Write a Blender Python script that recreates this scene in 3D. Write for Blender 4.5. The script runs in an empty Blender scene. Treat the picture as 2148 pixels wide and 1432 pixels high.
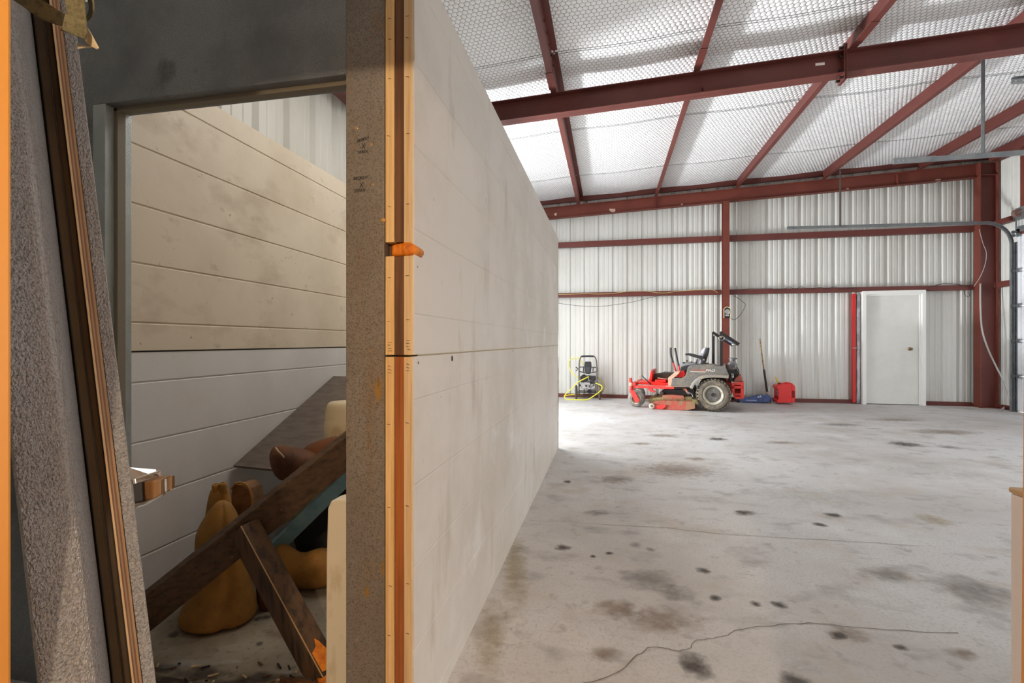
import bpy, bmesh, math, random
import numpy as np
from mathutils import Vector, Matrix
random.seed(7)
C = bpy.context.scene.collection
SC = bpy.context.scene
R = math.radians

# ------------------------------------------------------------------ camera
F = 1005.0
H = 1.22
YAW = R(11.42)
cd = bpy.data.cameras.new('camera')
cam = bpy.data.objects.new('camera', cd)
C.objects.link(cam)
cam.location = (0, 0, H)
cam.rotation_euler = (R(90), 0, YAW)
cd.sensor_width = 36.0
cd.lens = F / 2148 * 36
cd.clip_start = 0.02
SC.camera = cam
# ------------------------------------------------------------------ light
w = bpy.data.worlds.new('overcast_sky')
SC.world = w
w.use_nodes = True
bg = w.node_tree.nodes['Background']
bg.inputs[0].default_value = (0.93, 0.965, 1.0, 1)
bg.inputs[1].default_value = 7.6
fl_ = bpy.data.lights.new('flood_lamp', 'SPOT')      # floodlight standing outside the left door, aimed up at the roof
fl_.spot_size = R(84)
fl_.spot_blend = 1.0
fl_.shadow_soft_size = .35
fl_.energy = 3900
fl_.color = (.95, .975, 1)
fo_ = bpy.data.objects.new('flood_lamp', fl_)
C.objects.link(fo_)
fo_.location = (-6.0, 7.5, .35)
fo_.rotation_euler = (Vector((-6, 7.5, .35)) - Vector((7.0, 5.2, 3.1))).to_track_quat('Z', 'Y').to_euler()
ol_ = bpy.data.lights.new('cell_fill', 'AREA')       # added fill light, out of view over the open-topped storage cell
ol_.shape = 'RECTANGLE'
ol_.size, ol_.size_y = .25, 1.6
ol_.energy = 23
ol_.color = (1, .95, .87)
oo_ = bpy.data.objects.new('cell_fill', ol_)
C.objects.link(oo_)
oo_.location = (-.95, 3.0, 3.3)
SC.view_settings.view_transform = 'Standard'
SC.view_settings.look = 'None'
SC.view_settings.exposure = 0.14
SC.view_settings.gamma = 1.0
SC.cycles.max_bounces = 12
SC.cycles.diffuse_bounces = 8
SC.cycles.use_denoising = True
SC.cycles.sample_clamp_indirect = 0


def portal(name, loc, rot, sx, sy):
    l = bpy.data.lights.new(name, 'AREA')
    l.shape = 'RECTANGLE'
    l.size = sx
    l.size_y = sy
    l.cycles.is_portal = True
    o = bpy.data.objects.new(name, l)
    C.objects.link(o)
    o.location = loc
    o.rotation_euler = rot


portal('portal_left', (-2.26, 7.52, 1.87), (0, R(-90), 0), 3.7, 3.1)
portal('portal_right', (7.06, 2.75, .92), (0, R(90), 0), 1.8, 3.6)
# warm lamp of the room the camera stands in
lp = bpy.data.lights.new('warm_lamp', 'POINT')
lp.energy = 110
lp.color = (1.0, 0.76, 0.52)
lp.shadow_soft_size = 0.03
lo = bpy.data.objects.new('warm_lamp', lp)
C.objects.link(lo)
lo.location = (0.0, -1.0, 2.02)

# ------------------------------------------------------------------ materials
def srgb(r, g, b):
    def f(c):
        c /= 255
        return c / 12.92 if c <= 0.04045 else ((c + 0.055) / 1.055) ** 2.4
    return (f(r), f(g), f(b), 1)


MATS = {}


def mat(name, col, rough=0.6, metal=0.0, var=(), bump=None, spec=0.5, stretch=(1, 1, 1), alpha=1.0):
    """var: list of (scale, colour, low, high, stretch) noise masks laid over the base colour"""
    if name in MATS:
        return MATS[name]
    m = bpy.data.materials.new(name)
    m.use_nodes = True
    nt = m.node_tree
    N, L = nt.nodes, nt.links
    b = N['Principled BSDF']
    b.inputs['Roughness'].default_value = rough
    b.inputs['Metallic'].default_value = metal
    b.inputs['Specular IOR Level'].default_value = spec
    tc = N.new('ShaderNodeTexCoord')

    def coord(st):
        mp = N.new('ShaderNodeMapping')
        mp.inputs['Scale'].default_value = st
        L.new(tc.outputs['Object'], mp.inputs['Vector'])
        return mp.outputs[0]
    last = None
    base = srgb(*col)
    for i, v in enumerate(var):
        sc, c2, lo_, hi_ = v[:4]
        st = v[4] if len(v) > 4 else stretch
        n = N.new('ShaderNodeTexNoise')
        n.inputs['Scale'].default_value = sc
        n.inputs['Detail'].default_value = 6
        n.inputs['Roughness'].default_value = 0.62
        L.new(coord(st), n.inputs['Vector'])
        mr = N.new('ShaderNodeMapRange')
        mr.inputs[1].default_value = lo_
        mr.inputs[2].default_value = hi_
        L.new(n.outputs[0], mr.inputs[0])
        mx = N.new('ShaderNodeMix')
        mx.data_type = 'RGBA'
        L.new(mr.outputs[0], mx.inputs[0])
        if last is None:
            mx.inputs[6].default_value = base
        else:
            L.new(last, mx.inputs[6])
        mx.inputs[7].default_value = srgb(*c2)
        last = mx.outputs[2]
    if last is None:
        b.inputs['Base Color'].default_value = base
    else:
        L.new(last, b.inputs['Base Color'])
    if bump:
        n = N.new('ShaderNodeTexNoise')
        n.inputs['Scale'].default_value = bump[0]
        n.inputs['Detail'].default_value = 3
        L.new(coord(bump[3] if len(bump) > 3 else stretch), n.inputs['Vector'])
        bp = N.new('ShaderNodeBump')
        bp.inputs['Strength'].default_value = bump[1]
        bp.inputs['Distance'].default_value = bump[2]
        L.new(n.outputs[0], bp.inputs['Height'])
        L.new(bp.outputs[0], b.inputs['Normal'])
    if alpha < 1:
        b.inputs['Alpha'].default_value = alpha
    MATS[name] = m
    return m


iron = mat('red_iron', (108, 57, 50), 0.5, 0, [(1.6, (94, 48, 43), .4, .7), (9, (138, 88, 78), .68, .8)], spec=.35)
iron_dirty = mat('red_iron_dirty', (120, 62, 50), 0.55, 0, [(1.6, (104, 52, 42), .4, .7), (5, (190, 160, 145), .7, .78)], spec=.3)
galv = mat('galvanised_track', (150, 154, 156), 0.42, 0.7, [(6, (125, 130, 134), .4, .7)])
tin = mat('white_ribbed_sheet', (212, 212, 206), 0.42, 0, [(1.2, (196, 194, 185), .45, .75, (1, 1, .35)), (7, (178, 172, 158), .66, .8, (1, 1, .2))])
tin_r = mat('white_ribbed_sheet_side', (222, 222, 216), 0.45, 0, [(1.2, (205, 203, 194), .45, .75)])
vinyl = mat('white_vinyl_facing', (247, 247, 247), 0.5, 0, [(.7, (238, 239, 239), .4, .7)])
wirem = mat('netting_wire', (120, 122, 122), 0.5, 0.5)
concrete = mat('old_concrete', (203, 202, 201), 0.6, 0,
               [(.55, (178, 173, 168), .42, .66), (1.7, (180, 166, 150), .54, .76), (3.1, (152, 150, 148), .54, .72, (1, 1.6, 1)), (6, (148, 143, 138), .6, .76),
                (.9, (212, 212, 211), .55, .72), (12, (166, 160, 153), .6, .75), (70, (172, 168, 164), .5, .75)], (45, .25, .004))
cellfloor = mat('dirty_cell_floor', (150, 140, 122), 0.75, 0, [(2.5, (122, 110, 92), .42, .66), (9, (88, 72, 54), .64, .74), (30, (110, 98, 80), .55, .7)], (40, .4, .004))
panel_b = mat('beige_painted_panel', (212, 205, 195), 0.5, 0, [(5, (184, 172, 156), .58, .74, (1, 1, .28)), (1.1, (192, 182, 168), .42, .68), (2.2, (214, 208, 200), .56, .68), (11, (176, 164, 148), .66, .8)], (260, .12, .002))
panel_u = mat('grimy_cream_panel', (214, 203, 184), 0.5, 0, [(1.3, (198, 184, 162), .45, .7), (2.6, (176, 160, 136), .54, .74, (1, .6, 1)), (7, (158, 140, 114), .62, .8, (1, .7, 1)), (22, (130, 110, 86), .66, .76), (46, (96, 78, 58), .72, .8)], (300, .2, .002))
panel_l = mat('grey_white_panel', (214, 215, 216), 0.5, 0, [(1.5, (202, 201, 199), .45, .7), (18, (150, 140, 128), .7, .8), (50, (100, 88, 74), .73, .8)], (300, .25, .002))
foam = mat('insulation_core', (214, 198, 164), 0.9)
galv_post = mat('textured_galvanised_post', (140, 134, 126), 0.45, 0.25, [(1.5, (122, 112, 100), .4, .65), (8, (136, 112, 80), .52, .72, (1, 1, .3)), (40, (172, 148, 112), .62, .74), (4, (140, 106, 60), .66, .76), (200, (104, 96, 88), .5, .62)], (240, .55, .003))
galv_head = mat('textured_galvanised_header', (140, 144, 147), 0.48, 0.35, [(260, (112, 116, 120), .46, .64), (2, (98, 102, 106), .4, .65), (6, (86, 84, 80), .62, .75)], (240, .45, .003))
galv_jamb = mat('embossed_galvanised_jamb', (176, 184, 186), 0.35, 0.55, [(3, (150, 160, 160), .4, .7), (7, (160, 160, 140), .62, .72)], (260, .6, .003))
galv_door = mat('embossed_galvanised_skin', (196, 197, 198), 0.3, 0.4, [(2, (172, 170, 167), .4, .7), (12, (150, 132, 108), .68, .78), (260, (146, 144, 142), .46, .66)], (380, 1.0, .012, (1, 1, .7)))
dark_metal = mat('dark_brown_channel', (70, 60, 50), 0.5, 0.2, [(3, (52, 44, 36), .4, .65)])
dark_grey = mat('dark_grey_channel', (84, 80, 72), 0.5, 0.2, [(3, (66, 62, 54), .4, .65)])
gasket = mat('black_gasket', (24, 20, 18), 0.8)
tan_stop = mat('tan_door_stop', (124, 117, 103), 0.6)
ply_a = mat('ply_light', (186, 158, 118), 0.7, 0, [(10, (176, 138, 92), .4, .7, (6, 6, .3))])
ply_b = mat('ply_dark', (116, 82, 52), 0.75, 0, [(10, (96, 66, 40), .4, .7, (6, 6, .3))])
ply_c = mat('ply_mid', (146, 116, 84), 0.7, 0, [(10, (140, 102, 64), .4, .7, (6, 6, .3))])
pine = mat('pine_strip', (228, 196, 142), 0.6, 0, [(9, (206, 166, 108), .42, .66, (10, 10, .25)), (16, (140, 98, 54), .68, .78, (3, 3, .5))])
pine_r = mat('pine_strip_grey', (214, 188, 148), 0.6, 0, [(9, (190, 160, 116), .42, .66, (10, 10, .25)), (14, (110, 84, 56), .64, .76, (3, 3, .5))])
stud_d = mat('dark_stud', (112, 76, 46), 0.6, 0, [(8, (84, 52, 30), .42, .66, (10, 10, .3)), (5, (50, 32, 20), .66, .78, (1, 1, .6))])
stud_o = mat('orange_stud', (166, 98, 44), 0.6, 0, [(8, (136, 74, 32), .42, .66, (10, 10, .3)), (5, (54, 32, 18), .64, .76, (1, 1, .6))])
foam_and_patch = mat('orange_foam_and_patch', (226, 134, 26), 0.6, 0, [(30, (190, 96, 16), .45, .65)], (60, .6, .004))
orange_p = mat('orange_trim_paint', (220, 152, 58), 0.45, 0, [(3, (205, 136, 46), .45, .7, (4, 4, .3))])
white_p = mat('white_laminate', (240, 242, 247), 0.4)
tan_wood = mat('tan_counter_edge', (206, 180, 140), 0.5)
door_white = mat('white_door_paint', (226, 226, 220), 0.45, 0, [(1.2, (214, 213, 206), .45, .7)])
frame_white = mat('white_frame_paint', (240, 240, 236), 0.4)
brass = mat('aged_brass', (140, 118, 84), 0.3, 0.9)
red_paint = mat('mower_red', (196, 46, 40), 0.5, 0, [(14, (172, 42, 36), .45, .65), (30, (178, 112, 92), .58, .72)])
red_clean = mat('red_plastic', (226, 30, 22), 0.35)
red_strip = mat('red_trim_strip', (196, 34, 30), 0.45)
red_deck = mat('deck_red_dusty', (166, 66, 54), 0.7, 0, [(9, (146, 96, 72), .46, .62), (30, (128, 108, 82), .56, .68), (80, (110, 60, 46), .55, .65)])
dusty = mat('dusty_tan_red', (196, 152, 128), 0.7, 0, [(12, (176, 116, 94), .5, .7)])
fender_m = mat('muddy_grey_plastic', (100, 97, 94), 0.65, 0, [(60, (74, 71, 67), .5, .6), (90, (138, 126, 106), .56, .64), (6, (118, 108, 92), .5, .7)])
flare_m = mat('muddy_flare', (126, 120, 112), 0.7, 0, [(8, (140, 126, 102), .5, .65), (60, (96, 88, 78), .56, .66)])
rubber = mat('muddy_rubber', (92, 86, 77), 0.9, 0, [(14, (124, 112, 92), .46, .6), (70, (62, 58, 53), .52, .62), (40, (140, 126, 104), .62, .7)])
tread_m = mat('tread_mud', (106, 98, 84), 0.9, 0, [(24, (78, 73, 66), .5, .6)])
rubber_g = mat('grey_rubber', (120, 118, 112), 0.8, 0, [(10, (88, 86, 80), .48, .66)])
rim_w = mat('cream_rim', (166, 160, 146), 0.5, 0, [(14, (136, 124, 104), .5, .66)])
rim_g = mat('grey_rim', (104, 101, 97), 0.5)
black_m = mat('black_metal', (30, 29, 30), 0.4, 0.2)
black_pl = mat('black_plastic', (38, 37, 38), 0.5)
dark_eng = mat('engine_dark', (46, 42, 40), 0.55, 0.3, [(20, (84, 74, 62), .58, .7)])
eng_grey = mat('engine_grey', (96, 96, 98), 0.5, 0.2, [(20, (120, 112, 98), .58, .7)])
alu = mat('cast_aluminium', (188, 188, 190), 0.35, 0.6, [(18, (120, 120, 122), .5, .65)])
seat_w = mat('light_vinyl_seat', (196, 196, 206), 0.5)
steel = mat('bare_steel', (190, 190, 188), 0.3, 0.9)
chrome = mat('scratched_chrome', (200, 196, 188), 0.22, 0.9, [(30, (150, 120, 90), .55, .7)])
bronze = mat('worn_bolt', (140, 104, 66), 0.35, 0.6, [(20, (110, 76, 44), .45, .65)])
straw = mat('grass_clippings', (140, 126, 84), 0.9, 0, [(40, (104, 94, 60), .45, .6)])
frame_g = mat('washer_grey_frame', (104, 100, 94), 0.4, 0.4)
hose_y = mat('yellow_hose', (226, 216, 60), 0.45)
jack_b = mat('blue_jack_paint', (66, 86, 140), 0.45, 0, [(12, (50, 66, 112), .5, .65)])
rusty = mat('rusty_tube', (160, 136, 96), 0.5, 0.4, [(24, (96, 64, 40), .5, .62)])
grip_m = mat('dark_grip', (52, 46, 40), 0.8, 0, [(40, (120, 110, 94), .66, .74)])
yellow_c = mat('yellow_spout', (222, 196, 66), 0.45)
wood_br = mat('weathered_plank', (88, 66, 46), 0.7, 0, [(7, (62, 46, 32), .42, .64, (.6, 6, 6)), (20, (150, 124, 94), .66, .76, (.4, 5, 5))], (30, .3, .004, (.5, 8, 8)))
wood_dk = mat('dark_stained_plank', (92, 68, 46), 0.6, 0, [(6, (52, 40, 31), .44, .62, (6, 6, .8)), (20, (150, 120, 88), .68, .76, (5, 5, .5))], (30, .3, .004, (8, 8, .5)))
blue_w = mat('blue_painted_lumber', (146, 188, 204), 0.6, 0, [(12, (124, 166, 186), .45, .65), (26, (60, 54, 46), .67, .74)])
yfoam = mat('mustard_foam', (160, 114, 46), 0.75, 0, [(5, (126, 88, 38), .45, .68), (40, (92, 64, 32), .64, .76)], (60, .3, .004))
bfoam = mat('brown_foam', (104, 60, 26), 0.75, 0, [(5, (70, 40, 20), .42, .62), (14, (140, 92, 44), .64, .74)], (40, .5, .006))
cfoam = mat('cream_foam', (196, 182, 152), 0.8, 0, [(4, (172, 146, 108), .5, .66)], (20, .3, .006))
pale_foam = mat('pale_green_foam', (190, 184, 140), 0.8)
white_foam = mat('cream_foam_board', (222, 214, 192), 0.75, 0, [(14, (206, 194, 166), .55, .7, (1, 1, .4))])
sheet_g = mat('grey_brown_sheet', (104, 92, 82), 0.6, 0, [(10, (84, 74, 66), .4, .66, (1, .4, 8)), (26, (150, 140, 130), .7, .76, (.4, .2, 12))])
shade_m = mat('shade_mass', (26, 24, 22), 0.55)
disc_m = mat('rough_brown_board', (128, 90, 54), 0.8, 0, [(14, (98, 66, 38), .45, .65)])
webbing = mat('olive_webbing', (100, 97, 74), 0.85, 0, [(120, (80, 77, 56), .45, .6)], (300, .6, .003))
webbing_t = mat('frayed_webbing_end', (176, 166, 140), 0.85)
ink = mat('marker_ink', (22, 20, 22), 0.7)
cream_w = mat('cream_wire', (206, 188, 120), 0.5)
grey_pvc = mat('grey_conduit', (170, 168, 164), 0.45)
clear_p = mat('cloudy_plastic_wrap', (190, 188, 190), 0.18, 0, [(6, (130, 128, 130), .45, .6, (1, 1, .3)), (10, (232, 232, 236), .62, .7, (1, 1, .3))])
sticker_m = mat('white_sticker', (236, 226, 222), 0.5)
roof_m = mat('roof_deck', (150, 150, 150), 0.5)
ground_m = mat('pale_gravel', (186, 187, 188), 0.9, 0, [(3, (168, 169, 170), .4, .7)])
gyp = mat('camera_room_wall', (170, 150, 120), 0.8)
crack_m = mat('crack_dark', (112, 106, 100), 0.9)
door_sec = mat('white_door_section', (236, 238, 242), 0.35, 0, [(2, (220, 222, 226), .45, .7)])


def stain_mat(name, col, op, seed):
    m = bpy.data.materials.new(name)
    m.use_nodes = True
    nt = m.node_tree
    N, L = nt.nodes, nt.links
    b = N['Principled BSDF']
    b.inputs['Base Color'].default_value = srgb(*col)
    b.inputs['Roughness'].default_value = .6
    tc = N.new('ShaderNodeTexCoord')
    sub = N.new('ShaderNodeVectorMath')
    sub.operation = 'SUBTRACT'
    sub.inputs[1].default_value = (.5, .5, 0)
    L.new(tc.outputs['Generated'], sub.inputs[0])
    sep = N.new('ShaderNodeSeparateXYZ')
    L.new(sub.outputs[0], sep.inputs[0])
    cb = N.new('ShaderNodeCombineXYZ')
    L.new(sep.outputs[0], cb.inputs[0])
    L.new(sep.outputs[1], cb.inputs[1])
    ln = N.new('ShaderNodeVectorMath')
    ln.operation = 'LENGTH'
    L.new(cb.outputs[0], ln.inputs[0])
    no = N.new('ShaderNodeTexNoise')
    no.inputs['Scale'].default_value = 19
    no.inputs['Detail'].default_value = 5
    geo = N.new('ShaderNodeNewGeometry')
    L.new(geo.outputs['Position'], no.inputs['Vector'])
    a = N.new('ShaderNodeMath')
    a.operation = 'MULTIPLY_ADD'
    L.new(no.outputs[0], a.inputs[0])
    a.inputs[1].default_value = .62
    a.inputs[2].default_value = -.31
    s2 = N.new('ShaderNodeMath')
    s2.operation = 'ADD'
    L.new(ln.outputs['Value'], s2.inputs[0])
    L.new(a.outputs[0], s2.inputs[1])
    mr = N.new('ShaderNodeMapRange')
    mr.inputs[1].default_value = .44
    mr.inputs[2].default_value = .08
    mr.inputs[3].default_value = 0
    mr.inputs[4].default_value = op
    L.new(s2.outputs[0], mr.inputs[0])
    L.new(mr.outputs[0], b.inputs['Alpha'])
    return m


stain_d = stain_mat('oil_stain', (84, 76, 70), .8, 1)
stain_b = stain_mat('brown_stain', (140, 116, 92), .45, 2)
stain_y = stain_mat('yellow_stain', (178, 160, 120), .4, 3)
stain_w = stain_mat('pale_stain', (212, 210, 206), .4, 4)
stain_g = stain_mat('grey_stain', (130, 125, 120), .45, 5)


# ------------------------------------------------------------------ geometry helpers
class MB:
    def __init__(s):
        s.v = []
        s.f = []

    def add(s, vs, fs):
        n = len(s.v)
        s.v += [tuple(x) for x in vs]
        s.f += [tuple(i + n for i in f) for f in fs]
        return s

    def box(s, lo, hi):
        x0, y0, z0 = lo
        x1, y1, z1 = hi
        return s.add([(x0, y0, z0), (x1, y0, z0), (x1, y1, z0), (x0, y1, z0), (x0, y0, z1), (x1, y0, z1), (x1, y1, z1), (x0, y1, z1)],
                     [(0, 3, 2, 1), (4, 5, 6, 7), (0, 1, 5, 4), (1, 2, 6, 5), (2, 3, 7, 6), (3, 0, 4, 7)])

    def prism(s, pts, vec):
        n = len(pts)
        vec = Vector(vec)
        a = [Vector(p) for p in pts]
        b = [p + vec for p in a]
        fs = [tuple(range(n)), tuple(range(2 * n - 1, n - 1, -1))]
        fs += [(i, i + n, (i + 1) % n + n, (i + 1) % n) for i in range(n)]
        return s.add(a + b, fs)

    def beam(s, a, b, w, h, up=(0, 0, 1)):
        a, b = Vector(a), Vector(b)
        d = (b - a).normalized()
        sd = d.cross(Vector(up)).normalized()
        u = sd.cross(d).normalized()
        q = [a + sd * (w / 2 * i) + u * (h / 2 * j) for i, j in ((-1, -1), (1, -1), (1, 1), (-1, 1))]
        return s.prism(q, b - a)

    def tube(s, path, r, n=8, closed=False, r1=None):
        P = [Vector(p) for p in path]
        m = len(P)
        rings = []
        up = Vector((0, 0, 1))
        prev = None
        for i, p in enumerate(P):
            if closed:
                t = (P[(i + 1) % m] - P[i - 1])
            else:
                t = P[min(i + 1, m - 1)] - P[max(i - 1, 0)]
            t.normalize()
            if prev is None:
                ax = t.cross(up)
                if ax.length < .05:
                    ax = t.cross(Vector((1, 0, 0)))
            else:
                ax = prev - t * prev.dot(t)
                if ax.length < 1e-4:
                    ax = t.orthogonal()
            ax.normalize()
            prev = ax
            bx = t.cross(ax)
            rr = r if r1 is None else r + (r1 - r) * i / max(1, m - 1)
            rings.append([p + ax * (rr * math.cos(2 * math.pi * k / n)) + bx * (rr * math.sin(2 * math.pi * k / n)) for k in range(n)])
        vs = [v for rg in rings for v in rg]
        fs = []
        for i in range(m if closed else m - 1):
            a, b = i * n, ((i + 1) % m) * n
            fs += [(a + k, a + (k + 1) % n, b + (k + 1) % n, b + k) for k in range(n)]
        if not closed:
            fs += [tuple(range(n - 1, -1, -1)), tuple((m - 1) * n + k for k in range(n))]
        return s.add(vs, fs)

    def cyl(s, a, b, r, n=16, r1=None):
        return s.tube([a, b], r, n, False, r1)

    def lathe(s, prof, o, axis=(0, 0, 1), n=24, closed=False):
        """prof: (radius, height along axis)"""
        ax = Vector(axis).normalized()
        x = ax.orthogonal().normalized()
        y = ax.cross(x)
        o = Vector(o)
        vs = []
        for r, h in prof:
            r = max(r, 1e-4)
            vs += [o + ax * h + x * (r * math.cos(2 * math.pi * k / n)) + y * (r * math.sin(2 * math.pi * k / n)) for k in range(n)]
        fs = []
        m = len(prof)
        for i in range(m if closed else m - 1):
            a, b = i * n, ((i + 1) % m) * n
            fs += [(a + k, a + (k + 1) % n, b + (k + 1) % n, b + k) for k in range(n)]
        return s.add(vs, fs)

    def rings(s, rg, cap=True):
        n = len(rg[0])
        vs = [v for r in rg for v in r]
        fs = []
        for i in range(len(rg) - 1):
            a, b = i * n, (i + 1) * n
            fs += [(a + k, a + (k + 1) % n, b + (k + 1) % n, b + k) for k in range(n)]
        if cap:
            fs += [tuple(range(n - 1, -1, -1)), tuple((len(rg) - 1) * n + k for k in range(n))]
        return s.add(vs, fs)

    def ball(s, c, r, n=10):
        c = Vector(c)
        rx, ry, rz = (r, r, r) if isinstance(r, (int, float)) else r
        rg = []
        for i in range(n + 1):
            a = -math.pi / 2 + math.pi * i / n
            ca = max(math.cos(a), .01)
            rg.append([c + Vector((rx * ca * math.cos(t), ry * ca * math.sin(t), rz * math.sin(a))) for t in [2 * math.pi * k / (n + 4) for k in range(n + 4)]])
        return s.rings(rg)

    def strap(s, path, wv, th):
        """flat band along path; wv: width vectors (one or one per point)"""
        P = [Vector(p) for p in path]
        rg = []
        for i, p in enumerate(P):
            t = (P[min(i + 1, len(P) - 1)] - P[max(i - 1, 0)]).normalized()
            wd = Vector(wv[i]) if isinstance(wv[0], (tuple, list, Vector)) else Vector(wv)
            nn = t.cross(wd).normalized() * (th / 2)
            rg.append([p - wd / 2 - nn, p + wd / 2 - nn, p + wd / 2 + nn, p - wd / 2 + nn])
        return s.rings(rg)

    def build(s, name, m, parent=None, bevel=0, smooth=False, seg=2, world=True, sub=0, kind=None, angle=35):
        me = bpy.data.meshes.new(name)
        off = Vector((0, 0, 0))
        if parent is not None and world:
            p = parent
            while p is not None:
                off = off + p.location
                p = p.parent
        me.from_pydata([tuple(Vector(v) - off) for v in s.v], [], s.f)
        bm = bmesh.new()
        bm.from_mesh(me)
        bmesh.ops.recalc_face_normals(bm, faces=bm.faces)
        bm.to_mesh(me)
        bm.free()
        me.materials.append(m)
        o = bpy.data.objects.new(name, me)
        C.objects.link(o)
        if parent is not None:
            o.parent = parent
        if smooth:
            me.polygons.foreach_set('use_smooth', [True] * len(me.polygons))
        if bevel:
            md = o.modifiers.new('bevel', 'BEVEL')
            md.width = bevel
            md.segments = seg
            md.limit_method = 'ANGLE'
            md.angle_limit = R(angle)
        if sub:
            md = o.modifiers.new('sub', 'SUBSURF')
            md.levels = sub
            md.render_levels = sub
        if kind:
            o['kind'] = kind
        return o


def thing(name, label, cat, loc=(0, 0, 0), rz=0, group=None):
    o = bpy.data.objects.new(name, None)
    C.objects.link(o)
    o.location = loc
    o.rotation_euler = (0, 0, rz)
    o.empty_display_size = .1
    o['label'] = label
    o['category'] = cat
    if group:
        o['group'] = group
    return o


def tag(o, label, cat, group=None):
    o['label'] = label
    o['category'] = cat
    if group:
        o['group'] = group
    return o


def struct(name, loc=(0, 0, 0)):
    o = bpy.data.objects.new(name, None)
    C.objects.link(o)
    o.location = loc
    o.empty_display_size = .1
    o['kind'] = 'structure'
    return o


def smooth_path(P, n=6):
    P = [Vector(p) for p in P]
    out = []
    for i in range(len(P) - 1):
        p0, p1, p2, p3 = P[max(i - 1, 0)], P[i], P[i + 1], P[min(i + 2, len(P) - 1)]
        for k in range(n):
            t = k / n
            out.append(.5 * ((2 * p1) + (p2 - p0) * t + (2 * p0 - 5 * p1 + 4 * p2 - p3) * t * t + (3 * p1 - p0 - 3 * p2 + p3) * t ** 3))
    out.append(P[-1])
    return out


# measured sight lines: used once, to read real positions off known planes of the building
FW = Vector((-math.sin(YAW), math.cos(YAW), 0))
RT = Vector((math.cos(YAW), math.sin(YAW), 0))


def ray(u, v):
    return FW + RT * ((u - 1074) / F) + Vector((0, 0, (715.5 - v) / F))


def on_y(u, v, y):
    d = ray(u, v)
    return Vector((0, 0, H)) + d * (y / d.y)


def on_x(u, v, x):
    d = ray(u, v)
    return Vector((0, 0, H)) + d * (x / d.x)


def at_d(u, v, dist):
    return Vector((0, 0, H)) + ray(u, v) * dist


def on_floor(u, v, z=0):
    d = ray(u, v)
    return Vector((0, 0, H)) + d * ((z - H) / d.z)


XL, XR, YF = -2.22, 7.02, 10.6      # building's inner wall faces


def zpb(x):                          # underside of purlins = top of rafters
    return 4.205 + .046 * x


def zc(x):                           # underside of roof insulation
    return zpb(x) + .2


# ------------------------------------------------------------------ floor and ground
fl = MB().box((XL - .1, -1.75, -.15), (XR + .1, YF + .1, 0)).build('floor', concrete)
fl['kind'] = 'structure'
gr = MB().box((-40, -30, -.4), (45, 45, -.06)).build('ground', ground_m)
gr['kind'] = 'structure'


def stain(u, v, du, dv, m, rot=0, name='stain', par=None, zb=0):
    p = on_floor(u, v)
    a = on_floor(u - du, v)
    b = on_floor(u + du, v)
    c = on_floor(u, v - dv)
    d = on_floor(u, v + dv)
    rx, ry = (b - a).length / 2, (c - d).length / 2
    stain.k += 1
    z = zb + .0006 + .00004 * stain.k
    n = 14
    me = MB()
    vs = [(rx * math.cos(t), ry * math.sin(t), 0) for t in [2 * math.pi * k / n for k in range(n)]]
    me.add(vs, [tuple(range(n))])
    o = me.build(name, m, par or fl, world=False)
    o.location = (p.x, p.y, z)
    o.rotation_euler = (0, 0, YAW + rot)
    return o


stain.k = 0
for (u, v, du, dv, m) in [
        (1182, 1148, 22, 9, stain_d), (1245, 1166, 10, 5, stain_d), (1278, 1160, 12, 5, stain_d), (1335, 1142, 20, 9, stain_g), (1365, 1152, 12, 7, stain_g),
        (1458, 1395, 44, 34, stain_d), (1668, 1428, 46, 26, stain_d), (1500, 1253, 18, 9, stain_d), (1633, 1267, 20, 9, stain_d), (1586, 1266, 14, 7, stain_d),
        (1476, 1196, 18, 9, stain_d), (1360, 1215, 80, 30, stain_g), (1420, 1245, 50, 22, stain_g), (1900, 931, 42, 6, stain_d), (1990, 937, 30, 5, stain_g),
        (1388, 1300, 110, 40, stain_b), (1290, 1275, 60, 26, stain_b), (1080, 1190, 34, 120, stain_y), (1030, 1330, 45, 110, stain_y),
        (1700, 1040, 130, 26, stain_w), (1930, 985, 130, 18, stain_w), (1420, 985, 110, 20, stain_b), (1560, 1075, 30, 7, stain_d),
        (1750, 1080, 26, 6, stain_d), (1720, 1100, 20, 5, stain_d), (1960, 1090, 46, 14, stain_y), (1860, 1205, 70, 18, stain_g), (2040, 1240, 90, 36, stain_g),
        (1390, 913, 46, 5, stain_b), (1505, 920, 26, 4, stain_d), (1345, 930, 30, 4, stain_b), (1290, 1005, 50, 12, stain_b), (1460, 962, 34, 5, stain_b),
        (1780, 1330, 60, 20, stain_b), (1762, 1333, 26, 10, stain_d), (1890, 1358, 20, 8, stain_d), (2020, 1370, 40, 14, stain_b), (1190, 1010, 12, 4, stain_d),
        (1640, 928, 40, 4, stain_b), (1760, 890, 60, 4, stain_g), (1880, 880, 80, 4, stain_b), (1980, 905, 90, 6, stain_b), (1250, 1075, 40, 8, stain_g),
        (2100, 1310, 50, 22, stain_w), (1700, 1400, 70, 18, stain_w), (1580, 1300, 80, 20, stain_w), (1270, 1370, 40, 20, stain_b)]:
    stain(u, v, du, dv, m)


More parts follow.
